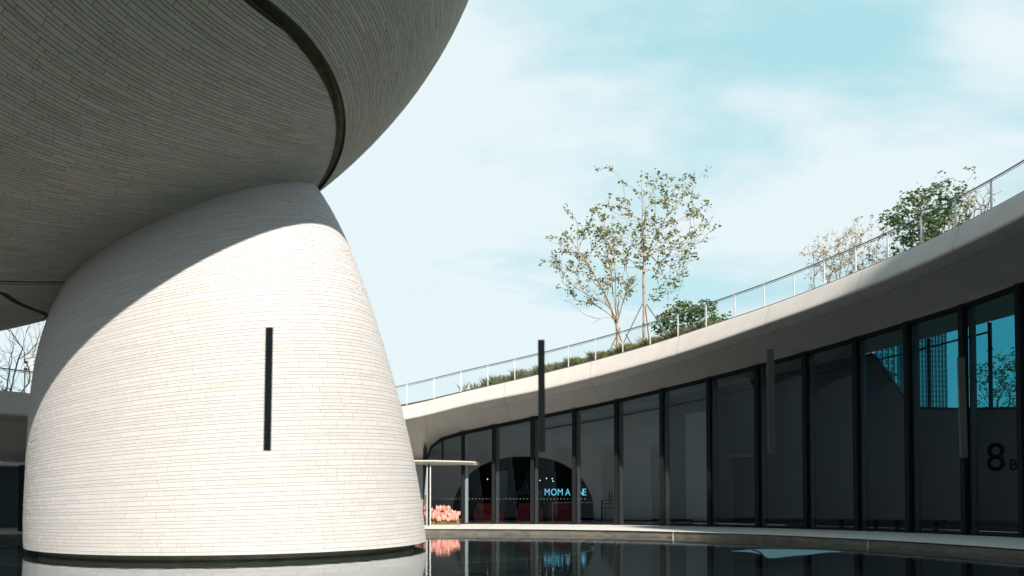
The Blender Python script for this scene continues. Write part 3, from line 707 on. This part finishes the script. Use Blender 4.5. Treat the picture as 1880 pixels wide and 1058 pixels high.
# clear folded sculpture
r_ = empty("crystal_sculpture", (.8, 45.6, .25), "tall faceted glassy figure standing in the dark arch behind the sofas", "sculpture")
b = MB(); pv = [(-.2, 0, 1.45), (.35, .1, 1.75), (.75, 0, 2.3), (.95, .2, 2.9), (1.05, 0, 3.35), (1.3, .1, 2.6), (1.75, 0, 2.1), (1.9, .1, 1.5), (2.3, .2, .9), (1.6, 0, .7), (1.0, .3, 1.1), (.55, .1, 1.3), (1.2, -.35, 1.9)]
pv = [(-.3 + x * 1.1, 45.6 + y, .25 + (z - .25) * .92) for x, y, z in pv]
b.add(pv, [(i, (i + 1) % 12, 12) for i in range(12)]); b.add([(x, y + .5, z) for x, y, z in pv], [(i, 12, (i + 1) % 12) for i in range(12)])
nn_ = 12
for i in range(12):
    j = (i + 1) % 12; b.f.append([i, 13 + i, 13 + j, j])
b.build("body", M['sculpt'], r_)
MB().tube([(.9, 45.8, .25), (.9, 45.8, 1.2)], .12, 8).build("stand", M['blackm'], r_)
# small ceiling spots seen as points
for k, (x, z) in enumerate(((-1.35, 2.55), (-.85, 2.45), (1.55, 2.48), (1.9, 2.6), (2.22, 2.58), (2.26, 2.44))):
    o = MB().tube([(x, 45.0, z), (x, 45.06, z)], .028, 8).build("spot_lamp", M['spot']); 
    o['label'] = ('leftmost tiny spot lamp glowing in the dark arch', 'second tiny spot lamp from the left in the dark arch', 'tiny spot lamp above the letter M of the lit sign', 'highest tiny spot lamp of the cluster above the lit sign', 'rightmost but one tiny spot lamp above the lit sign', 'lowest right tiny spot lamp above the lit sign')[k]; o['category'] = "lamp"; o['group'] = "tiny spot lamps in the dark arch"
# tall pale panel in arch
MB().box((-.55, 46.5, 1.85), (.28, .03, 1.2)).build("display_panel", mat("blue_grey_panel", (.10, .17, .20), .5), None, label="blue-grey upright display panel in the dark arch left of the sculpture", category="panel")
# umbrella and newspaper cart
ct = empty("tube_cart", (4.6, 40.6, .25), "black tube-frame trolley with shelves standing by the fifth glass pane", "trolley")
X0, X1_, Yc = 4.50, 5.55, 41.0
for yy in (Yc - .22, Yc + .22):
    MB().tube([(X0, yy, .25), (X0, yy, 1.35), (X0 + .06, yy, 1.43), (X1_ - .06, yy, 1.43), (X1_, yy, 1.35), (X1_, yy, .25)], .026, 6).build("frame", M['blackm'], ct)
for zz in (.42, 1.05, 1.25): MB().box(((X0 + X1_) / 2, Yc, zz), ((X1_ - X0) / 2 - .03, .2, .018)).build("shelf", M['blackm'], ct)
for x in (X0 + .2, X0 + .42, X1_ - .3): MB().tube([(x, Yc, .42), (x, Yc, 1.05)], .012, 5).build("upright", M['blackm'], ct)
for k, x in enumerate((X0 + .42, X0 + .54)):
    b = MB(); b.tube([(x, Yc, 1.27), (x - .03, Yc, 1.62), (x - .04, Yc, 1.98)], [.022, .028, .012], 6); o = b.build("closed_umbrella", M['blackm'])
    o['label'] = ["left of two black closed umbrellas upright in the trolley", "right of two black closed umbrellas upright in the trolley"][k]; o['category'] = "umbrella"; o['group'] = "umbrellas in the trolley"
# benches
def bench(t, w_, label, r=25.0):
    r_ = empty("gallery_bench", tuple(onring(r, t)), label, "bench", "dark benches along the gallery wall")
    c = onring(r, t); a = -math.radians(t)
    ux, uy = math.cos(a), math.sin(a)
    MB().box((c.x, c.y, .25 + .42), (w_ / 2, .22, .04), a).build("seat", M['blackm'], r_)
    for s_ in (-1, 1):
        MB().box((c.x + ux * s_ * w_ * .34, c.y + uy * s_ * w_ * .34, .25 + .19), (.04, .18, .19), a).build("leg", M['blackm'], r_)
bench(45.0, 2.2, "dark bench behind the glass, the one nearer the doorway")
bench(50.6, 2.3, "dark bench behind the glass, the one nearer the number on the glass")
for t, w_, lab in ((24.6, 2.0, "long low dark plinth on the gallery floor right of the trolley"), (38.6, 1.3, "low dark plinth left of the two benches")):
    c = onring(25.6, t); o = MB().box((c.x, c.y, .25 + .11), (w_ / 2, .2, .11), -R(t)).build("low_plinth", M['blackm'], None, label=lab, category="plinth", group="low plinths in the gallery")
# row of manifestation dots on the glass
b = MB()
for t in np.arange(-4.2, 16, .43):
    c = onring(22.57, t, 1.5); b.box((c.x, c.y, 1.50), (.012, .004, .028), -R(t))
b.build("manifestation_dots", M['dots'], rb, kind="stuff")
# 8 B number on the glass at right
r_ = empty("door_number", tuple(onring(22.5, 61.0, 3.0)), "dark number 8 with a small letter B stuck on the last glass pane", "number")
c = onring(22.52, 60.2, 2.45); text("digit", "8", 1.45, (c.x, c.y, 2.58), -R(61), M['decal'], r_, .003)
c = onring(22.52, 62.3, 2.45); text("letter", "B", .55, (c.x, c.y, 2.60), -R(61), M['decal'], r_, .003)
# ------------------------------------------------------------ tulips
def tulip(x, y, h, s, k, lab):
    r_ = empty("pink_tulip", (x, y, .25), lab, "flower", "pink tulips by the entrance")
    b = MB(); b.tube([(x, y, .25), (x + .02, y, .25 + h * .6), (x + random.uniform(-.03, .03), y, .25 + h)], .014, 5)
    for s_ in (-1, 1):
        b.add([(x, y - .02, .27), (x + s_ * .09, y - .03, .25 + h * .45), (x + s_ * .13, y, .25 + h * .78), (x + s_ * .03, y + .02, .25 + h * .4)], [(0, 1, 2, 3)])
    b.build("stem", M['stem'], r_)
    b = MB(); z0 = .25 + h
    prof = [(0.02, 0), (.07, .03), (.098, .09), (.095, .15), (.07, .21)]
    nseg = 12; vs = []
    for (rr, zz) in prof:
        for q_ in range(nseg):
            a = 2 * math.pi * q_ / nseg; rm = rr * s * (1 + .24 * math.cos(3 * a + k)); zq = zz * s + (.07 * s * max(0, math.cos(3 * a + k)) if zz > .14 else 0)
            vs.append((x + rm * math.cos(a), y + rm * math.sin(a), z0 + zq))
    fs = [(i * nseg + q_, i * nseg + (q_ + 1) % nseg, (i + 1) * nseg + (q_ + 1) % nseg, (i + 1) * nseg + q_) for i in range(4) for q_ in range(nseg)]
    b.add(vs, fs); b.build("blossom", M['petal'], r_)
ORD = ['first', 'second', 'third', 'fourth', 'fifth', 'sixth', 'seventh', 'eighth', 'ninth', 'tenth', 'eleventh', 'twelfth']
k = 0
for row, (rr, hs) in enumerate(((21.75, .18), (21.95, .32), (22.15, .45))):
    for i_, t in enumerate(np.arange(-5.6, -.35, .50)):
        tt_ = t + random.uniform(-.16, .16) + row * .13; c = onring(rr, tt_)
        bumpy = .16 * math.exp(-((tt_ + 2.4) / .9) ** 2) * (row == 2) + .12 * (row == 2 and tt_ < -3.9)
        tulip(c.x, c.y, hs + bumpy + random.uniform(-.05, .07), random.uniform(.95, 1.35), k, 'pink tulip, %s from the left in the %s row of the entrance bed' % (ORD[i_], ('low front', 'middle', 'tall back')[row])); k += 1
MB().box((onring(21.95, -3).x, onring(21.95, -3).y, .29), (1.15, .28, .035), R(3)).build("planter_bed", M['soil'], None, label="low soil bed holding the pink tulips by the entrance", category="flower bed")

# ------------------------------------------------------------ trees
def tree(name, base, tips, label, cat, barkm, leafm, r0=.09, leaf_frac=.6, lsize=.15, nleaf=7, seed=1, group=None, fork=.25, trunkpts=None, twig=.006, jitter=.5, droop=.3):
    rg = np.random.default_rng(seed); base = np.array(base, float); tips = np.array(tips, float)
    nodes = [base]; par = [-1]
    for p in (trunkpts or []): nodes.append(np.array(p, float)); par.append(len(nodes) - 2)
    nt0 = len(nodes)
    dirs = [np.array([0, 0, 1.])] * nt0
    # main limbs first: spread tips, then the rest outwards
    lim = [int(np.argmax(np.linalg.norm(tips - base, axis=1)))]
    while len(lim) < min(9, len(tips)):
        dm = np.min([np.linalg.norm(tips - tips[k], axis=1) for k in lim], axis=0); lim.append(int(np.argmax(dm)))
    lim = sorted(lim, key=lambda k: -tips[k][2])
    rest_ = [i for i in np.argsort(np.linalg.norm(tips - nodes[-1], axis=1)) if i not in lim]; ends = []
    for num, i in enumerate(list(lim) + rest_):
        tp = tips[i]; A_ = np.array(nodes); D_ = np.array(dirs); v_ = tp - A_; d = np.linalg.norm(v_, axis=1) + 1e-6
        cosv = (v_ * D_).sum(1) / d
        pen = d * (1 + 1.3 * np.clip(.75 - cosv, 0, 2)) + .12 * np.linalg.norm(A_ - base, axis=1) + 1.5 * np.maximum(0, A_[:, 2] + .1 - tp[2])
        pen[:max(1, nt0 - 2)] += 50
        if num < len(lim):
            pen = d * (1 + 1.0 * np.clip(.7 - cosv, 0, 2)) + 1.1 * np.linalg.norm(A_ - base, axis=1); pen[:max(1, nt0 - 2)] += 50
        j = int(np.argmin(pen)); s_ = A_[j]; L = np.linalg.norm(tp - s_)
        dd = (tp - s_) / max(L, 1e-6); dd2 = dd * .75 + D_[j] * .35 + np.array([0, 0, .18]); dd2 /= np.linalg.norm(dd2); ctl = s_ + dd2 * L * .5
        m_ = max(1, int(L / .30)); prev = j; pp0 = s_
        for q_ in range(1, m_ + 1):
            u_ = q_ / m_; p = s_ * (1 - u_) ** 2 + 2 * ctl * u_ * (1 - u_) + tp * u_ * u_ + rg.normal(0, .022, 3) * (q_ < m_)
            dv = p - pp0; dirs.append(dv / (np.linalg.norm(dv) + 1e-9)); pp0 = p
            nodes.append(p); par.append(prev); prev = len(nodes) - 1
        ends.append(prev)
    nN = len(nodes); cnt = np.zeros(nN)
    for e_ in ends: cnt[e_] += 1
    for i in range(nN - 1, 0, -1): cnt[par[i]] += cnt[i]
    cnt = np.maximum(cnt, 1); rad = twig * (cnt ** .5); sc = r0 / rad[0]; rad = np.where(cnt > 3, twig + (rad - twig) * ((r0 - twig) / max(1e-6, rad[0] - twig)), rad)
    b = MB(); childs = [[] for _ in range(nN)]
    for i in range(1, nN): childs[par[i]].append(i)
    # chains
    stack = [(0, c_) for c_ in childs[0]]
    while stack:
        p0, c0 = stack.pop(); chain = [p0, c0]
        while childs[chain[-1]]:
            cs = sorted(childs[chain[-1]], key=lambda q_: -cnt[q_])
            for o__ in cs[1:]: stack.append((chain[-1], o__))
            chain.append(cs[0])
        rs = [rad[c_] for c_ in chain]; rs[0] = min(rs[0], rs[1] * 1.15)
        b.tube([nodes[c_] for c_ in chain], rs, 7 if rs[0] > .04 else (4 if rs[0] > .012 else 3), cap=False)
    root = empty(name, tuple(base), label, cat, group)
    b.build("trunk", barkm, root, smooth=True)
    if leafm and leaf_frac > 0:
        lv, lf = [], []
        for e_ in ends:
            if rg.random() > leaf_frac: continue
            tip = nodes[e_]; pv_ = nodes[par[e_]]
            tuft = [tip + rg.normal(0, lsize * .45, 3), tip * .4 + pv_ * .6 + rg.normal(0, lsize * .6, 3)]
            for q_ in range(nleaf):
                c_ = tuft[q_ % 2 if rg.random() < .8 else 0] + rg.normal(0, lsize * .42, 3)
                d = rg.normal(0, 1, 3); d[2] = -abs(d[2]) * droop - .1; d /= np.linalg.norm(d); s_ = np.cross(d, rg.normal(0, 1, 3)); s_ /= np.linalg.norm(s_)
                l = lsize * rg.uniform(.6, 1.2); w_ = l * .28; n0 = len(lv)
                lv += [c_, c_ + d * l * .5 + s_ * w_, c_ + d * l, c_ + d * l * .5 - s_ * w_]; lf.append((n0, n0 + 1, n0 + 2, n0 + 3))
        obj("crown", lv, lf, leafm, root, kind="stuff")
    return root
def px3(x, y, Y): return np.array([(x - 940) / 1500 * Y, Y, EZ + (905 - y) / 1500 * Y])
def crown(pts, Y, n, dy, seed):
    """random points inside the outline given (in metres, at distance Y)"""
    rg = np.random.default_rng(seed); P_ = np.array([px3(x, y, Y) for x, y in pts])[:, [0, 2]]
    out_ = []
    lo_, hi_ = P_.min(0), P_.max(0)
    while len(out_) < n:
        c = rg.uniform(lo_, hi_); ins = False
        for a_, b_ in zip(P_, np.roll(P_, -1, 0)):
            if (a_[1] > c[1]) != (b_[1] > c[1]) and c[0] < (b_[0] - a_[0]) * (c[1] - a_[1]) / (b_[1] - a_[1]) + a_[0]: ins = not ins
        if ins: out_.append((c[0], Y + rg.normal(0, dy), c[1]))
    return out_
YT = 39.3
A_out = [(990, 458), (1002, 420), (1030, 396), (1070, 404), (1100, 372), (1135, 395), (1160, 440), (1175, 500), (1165, 545), (1130, 530), (1090, 560), (1060, 545), (1020, 515), (1028, 485)]
tips = crown(A_out, YT, 260, .9, 3) + [tuple(px3(1027, 548, YT)), tuple(px3(1045, 552, YT)), tuple(px3(1075, 576, YT + .3)), tuple(px3(1088, 592, YT))]
tree("young_tree", px3(1134, 646, YT), tips, "sparse young tree with low spreading crown, left of the pair on the roof", "tree", M['bark'], M['leaf'], r0=.085, leaf_frac=.55, lsize=.17, nleaf=13, seed=5, group="pair of young trees on the roof", trunkpts=[px3(1135, 620, YT), px3(1134, 596, YT), px3(1131, 572, YT)])
B_out = [(1100, 350), (1125, 312), (1160, 318), (1210, 330), (1250, 308), (1285, 315), (1270, 360), (1310, 375), (1328, 400), (1320, 440), (1290, 445), (1285, 490), (1265, 500), (1250, 545), (1215, 560), (1195, 500), (1160, 480), (1120, 460), (1095, 400)]
tips = crown(B_out, YT + .3, 330, 1.0, 8) + [tuple(px3(x, y, YT + .3)) for x, y in ((1097, 306), (1122, 303), (1300, 308), (1240, 560), (1225, 575))]
tree("young_tree", px3(1183, 638, YT + .3), tips, "taller sparse young tree with high open crown, right of the pair on the roof", "tree", M['bark'], M['leaf'], r0=.065, leaf_frac=.52, lsize=.17, nleaf=13, seed=9, group="pair of young trees on the roof", trunkpts=[px3(1183, 600, YT + .3), px3(1184, 560, YT + .3), px3(1183, 520, YT + .3), px3(1184, 480, YT + .3), px3(1186, 440, YT + .3)])
def stake(x0, y0, x1, y1, Y, lab):
    o = MB().tube([px3(x0, y0, Y), px3(x1, y1, Y)], .028, 6).build("tree_stake", M['stake'], None, label=lab, category="stake", group="wooden stakes propping the young trees")
for q_ in ((1118, 648, 1140, 600, YT - .5, "stake leaning against the left young tree from its left side"), (1150, 644, 1132, 600, YT - .5, "stake leaning against the left young tree from its right side"),
           (1140, 640, 1181, 556, YT - .4, "long stake leaning against the right young tree from its left side"), (1194, 634, 1186, 560, YT - .6, "steep stake close to the right young tree trunk"),
           (1232, 622, 1188, 556, YT - .3, "long stake leaning against the right young tree from its right side"), (1166, 642, 1150, 612, YT + .2, "short stake between the two young trees")):
    stake(*q_)
G_out = [(1205, 600), (1212, 578), (1230, 562), (1262, 550), (1300, 552), (1322, 570), (1335, 592), (1318, 625), (1215, 640)]
tree("leafy_tree", px3(1265, 668, 52), crown(G_out, 52, 170, 1.1, 4), "dense green tree behind the railing, right of the pair of young trees", "tree", M['bark_d'], M['leaf_d'], r0=.12, leaf_frac=.95, lsize=.26, nleaf=16, seed=2)
O_out = [(1478, 470), (1490, 440), (1515, 425), (1560, 412), (1600, 405), (1625, 430), (1650, 450), (1648, 480), (1610, 505), (1560, 520), (1510, 530), (1490, 500)]
tree("autumn_tree", px3(1540, 590, 45), crown(O_out, 45, 380, 1.0, 6), "nearly bare tree with a few orange leaves behind the right railing", "tree", M['bark_d'], M['leaf_o'], r0=.08, leaf_frac=.7, lsize=.13, nleaf=9, seed=3, twig=.005)
T_out = [(1632, 400), (1650, 372), (1675, 350), (1710, 340), (1760, 342), (1755, 375), (1740, 410), (1735, 450), (1700, 470), (1670, 455), (1650, 430)]
tree("leafy_tree", px3(1690, 560, 42), crown(T_out, 42, 250, 1.1, 14), "dark green leafy tree rising over the railing at far right", "tree", M['bark_d'], M['leaf_d'], r0=.14, leaf_frac=.92, lsize=.22, nleaf=13, seed=22)
T2 = [(1735, 420), (1738, 375), (1760, 355), (1800, 350), (1825, 370), (1810, 400), (1770, 430)]
tree("bare_tree", px3(1760, 540, 47), crown(T2, 47, 200, 1.0, 15), "thin twiggy tree seen through the railing glass at far right", "tree", M['bark_d'], M['leaf_o'], r0=.12, leaf_frac=.5, lsize=.16, nleaf=6, seed=23, twig=.010)
Lo = [(-60, 600), (-20, 570), (30, 560), (60, 575), (75, 600), (60, 650), (30, 690), (-10, 700), (-60, 680)]
tree("bare_tree", px3(2, 790, 42), crown(Lo, 42, 230, 1.5, 31), "leafless grey tree in the gap left of the pier", "tree", M['bark_f'], None, r0=.08, seed=31, twig=.006)
Lo2 = [(40, 640), (45, 600), (70, 560), (100, 570), (90, 620), (70, 670)]
tree("bare_tree", px3(75, 790, 55), crown(Lo2, 55, 130, 1.2, 33), "fainter leafless tree close to the pier edge", "tree", M['bark_f'], None, r0=.07, seed=33, twig=.006)
S_out = [(-30, 700), (0, 690), (20, 706), (40, 718), (60, 724), (0, 726), (-30, 720)]
tree("roof_shrub", px3(8, 728, 41), crown(S_out, 41, 30, .4, 41), "low dark shrub behind the left railing", "shrub", M['bark_d'], M['leaf_d'], r0=.03, leaf_frac=.8, lsize=.10, nleaf=6, seed=41)
# ------------------------------------------------------------ roof grass
def grass(t0, t1, n, r0, r1, hmin, hmax, name, dens):
    lv, lf = [], []
    for i in range(n):
        t_ = rng.uniform(t0, t1); r_ = rng.uniform(r0, r1)
        if rng.random() > dens(t_): continue
        z_ = roofz(r_, t_) - .02; p = ring(r_, t_, z_); h = rng.uniform(hmin, hmax) * (1 + .5 * math.sin(t_ * 3.1) * math.sin(t_ * 1.3 + 1)); a = rng.uniform(0, math.pi); w_ = .012
        dx_, dy_ = math.cos(a) * w_, math.sin(a) * w_; lx, ly = rng.normal(0, .35, 2) * h; n0 = len(lv)
        lv += [(p[0] - dx_, p[1] - dy_, z_), (p[0] + dx_, p[1] + dy_, z_), (p[0] + dx_ * .5 + lx * .4, p[1] + dy_ * .5 + ly * .4, z_ + h * .6), (p[0] + lx, p[1] + ly, z_ + h)]
        lf += [(n0, n0 + 1, n0 + 2), (n0, n0 + 2, n0 + 3)]
    obj(name, lv, lf, M['grass'], kind="stuff", label="rough green and straw grass along the roof edge", category="grass")
grass(0, 34, 34000, 20.22, 22.4, .12, .42, "roof_grass", lambda t_: np.clip((t_ - 1) / 9, 0.03, 1) * np.clip((34 - t_) / 5, 0, 1))

# ------------------------------------------------------------ floodlight mast
fm = empty("floodlight_mast", (float(px3(50, 0, 60)[0]), 60, 0), "slim mast carrying six round floodlights in the gap left of the pier", "floodlight")
mb = px3(50, 0, 60)[0]
MB().tube([(mb, 60, -.6), (mb, 60, 12.0)], [.10, .06], 8).build("mast", M['whitem'], fm)
for x in (43, 57):
    xx = px3(x, 0, 60)[0]
for j, (x, y, mt) in enumerate(((43.5, 664, 'blackm'), (43.5, 670.5, 'steel'), (43.5, 677, 'blackm'), (56, 661, 'whitem'), (56, 667.5, 'whitem'), (56, 675, 'steel'))):
    p = px3(x, y, 59.6); b = MB(); b.tube([(p[0], 59.85, p[2]), (p[0], 59.6, p[2]), (p[0], 59.55, p[2])], [.06, .115, .115], 12); b.build("lamp_head", M[mt], fm)
    MB().tube([(p[0], 59.8, p[2]), (mb, 60, p[2])], .012, 5).build("bracket", M['steel'], fm)

# ------------------------------------------------------------ things in the water
P_ = [(1340, 1012), (1372, 1009.5), (1400, 1008.3), (1450, 1009), (1500, 1009.8), (1545, 1012.5), (1505, 1015.2), (1487, 1018), (1460, 1020), (1425, 1024), (1408, 1024.5), (1397, 1018), (1375, 1013.8)]
def onwater(x, y): 
    Y_ = EZ * 1500 / (y - 905); return ((x - 940) / 1500 * Y_, Y_, .006)
v = [onwater(*p) for p in P_]; v2 = [(x, y, .0015) for x, y, z_ in v]; n_ = len(v)
obj("flat_patch", v + v2, [list(range(n_))[::-1]] + [(i, (i + 1) % n_, n_ + (i + 1) % n_, n_ + i) for i in range(n_)], M['pool_patch'], None, label="ragged pale blue sheet lying flat on the dark pool at right", category="patch")  # flat pale blue patch with a ragged outline on the pool
v = [onwater(*p) for p in ((1378, 1009.6), (1384, 1009.5), (1396, 1014), (1401, 1020), (1405, 1024), (1400, 1021), (1393, 1016), (1386, 1012.6))]; v = [(x, y, .0095) for x, y, z_ in v]
obj("dark_streak", v, [list(range(len(v)))[::-1]], M['decal'], None, label="thin dark curl lying across the pale sheet", category="streak")
for (x, y, lab) in ((1235, 978, "small white thread of water trickling over the pool wall, left one"), (1615, 991, "small white thread of water trickling over the pool wall, right one")):
    Y_ = 1.6 * 1500 / (y - 905); xx = (x - 940) / 1500 * Y_; b = MB()
    tt_ = math.degrees(math.atan2(xx - C[0], Y_ - C[1])); c = onring(17.19, tt_, .2)
    b.tube([(c.x, c.y, .21), (c.x + .02, c.y - .02, .14), (c.x - .03, c.y - .02, .07), (c.x + .02, c.y - .04, .004)], [.012, .008, .014, .02], 5)
    b.build("water_trickle", M['whitem'], None, label=lab, category="trickle", group="trickles on the pool wall")

# ------------------------------------------------------------ four slim dark strips close to the lens
for k_, (x, y0, y1, wpx, D_, lab) in enumerate(((490.0, 600, 828, 12.5, 1.645, "blurred dark vertical strip seen against the sunlit pier"), (995.0, 623, 830, 12, 1.81, "blurred dark vertical strip crossing the pale roof edge"), (1418.0, 640, 833, 13, 1.94, "blurred dark vertical strip seen against the dark glass front"), (1770.5, 655, 840, 12, 2.03, "rightmost blurred dark vertical strip, in front of the last mullion"))):
    X_ = (x - 940) / 1500 * D_; za = EZ + (905 - y1) / 1500 * D_; zb = EZ + (905 - y0) / 1500 * D_; wd = wpx / 1500 * D_
    tl = R(.35)
    b = MB(); b.box((0, 0, (zb - za) / 2), (wd / 2, .003, (zb - za) / 2)); o = b.build("dark_strip", M['strip'], None, local=False)
    o.location = (X_, D_, za); o.rotation_euler = (0, R(.6) if k_ == 0 else R(-.3 * k_), R(-8 + 0 * k_)); o['label'] = lab; o['category'] = "strip"; o['group'] = "slim dark strips hanging close by"

# ------------------------------------------------------------ towers beyond the court
def tower(cx, cy, wx, wy, h, rz, label, nx=8, nz=24):
    r_ = empty("office_tower", (cx, cy, -.6), label, "tower")
    MB().box((cx, cy, h / 2 - .6), (wx / 2, wy / 2, h / 2), rz).build("body", M['tower'], r_)
    MB().box((cx, cy, h + .4), (wx / 2 * .7, wy / 2 * .7, 1.0), rz).build("roof_house", M['tower'], r_)
    ca, sa = math.cos(rz), math.sin(rz)
    for side in range(4):
        b = MB(); a = rz + side * math.pi / 2; W = wx if side % 2 == 0 else wy; Dp = wy if side % 2 == 0 else wx
        n_ = np.array([math.sin(a), -math.cos(a)]); tg = np.array([math.cos(a), math.sin(a)])
        for j in range(nz):
            z_ = (j + .5) * h / nz - .4
            c = np.array([cx, cy]) + n_ * (Dp / 2 + .03); b.box((c[0], c[1], z_), (W / 2 * .94, .06, h / nz * .30), a)
        b.build("window_band", M['towerglass'], r_, kind="stuff")
        b = MB()
        for k_ in range(nx + 1):
            c = np.array([cx, cy]) + n_ * (Dp / 2 + .12) + tg * (k_ / nx - .5) * W * .94; b.box((c[0], c[1], h / 2 - .6), (W / nx * .10, .12, h / 2 - .8), a)
        b.build("facade_fins", M['tower'], r_, kind="stuff")
az = R(SUN_AZ); 
def uv(u, v): return (u * math.cos(az) + v * math.sin(az), u * math.sin(az) - v * math.cos(az))
cx, cy = uv(35.0, 66); tower(cx, cy, 28, 16, 82.2, az, "tall office tower beyond the court behind the viewer's right shoulder")  # out of view; added to cast the shadow edge on terrace and fascia
def tw(x0, x1, ytop, D_, dep, label, nz):
    cx_ = ((x0 + x1) / 2 - 940) / 1500 * D_; tower(cx_, D_ + dep / 2, (x1 - x0) / 1500 * D_, dep, (905 - ytop) / 1500 * D_ + 2.4, R(0), label, nz=nz)
tw(1560, 1648, 560, 120, 16, "banded office tower glimpsed through the clerestory glass, the left one", 30)
tw(1690, 1742, 520, 150, 18, "taller office tower glimpsed through the clerestory glass, the right one", 44)
R_out = [(1790, 700), (1800, 660), (1830, 640), (1870, 645), (1900, 660), (1930, 700), (1920, 770), (1850, 800), (1800, 770)]
tree("leafy_tree", px3(1850, 885, 44), crown(R_out, 44, 200, 1.0, 61), "dark leafy tree outside, seen through the clerestory glass above the number", "tree", M['bark_d'], M['leaf_d'], r0=.12, leaf_frac=.85, lsize=.2, nleaf=9, seed=61)
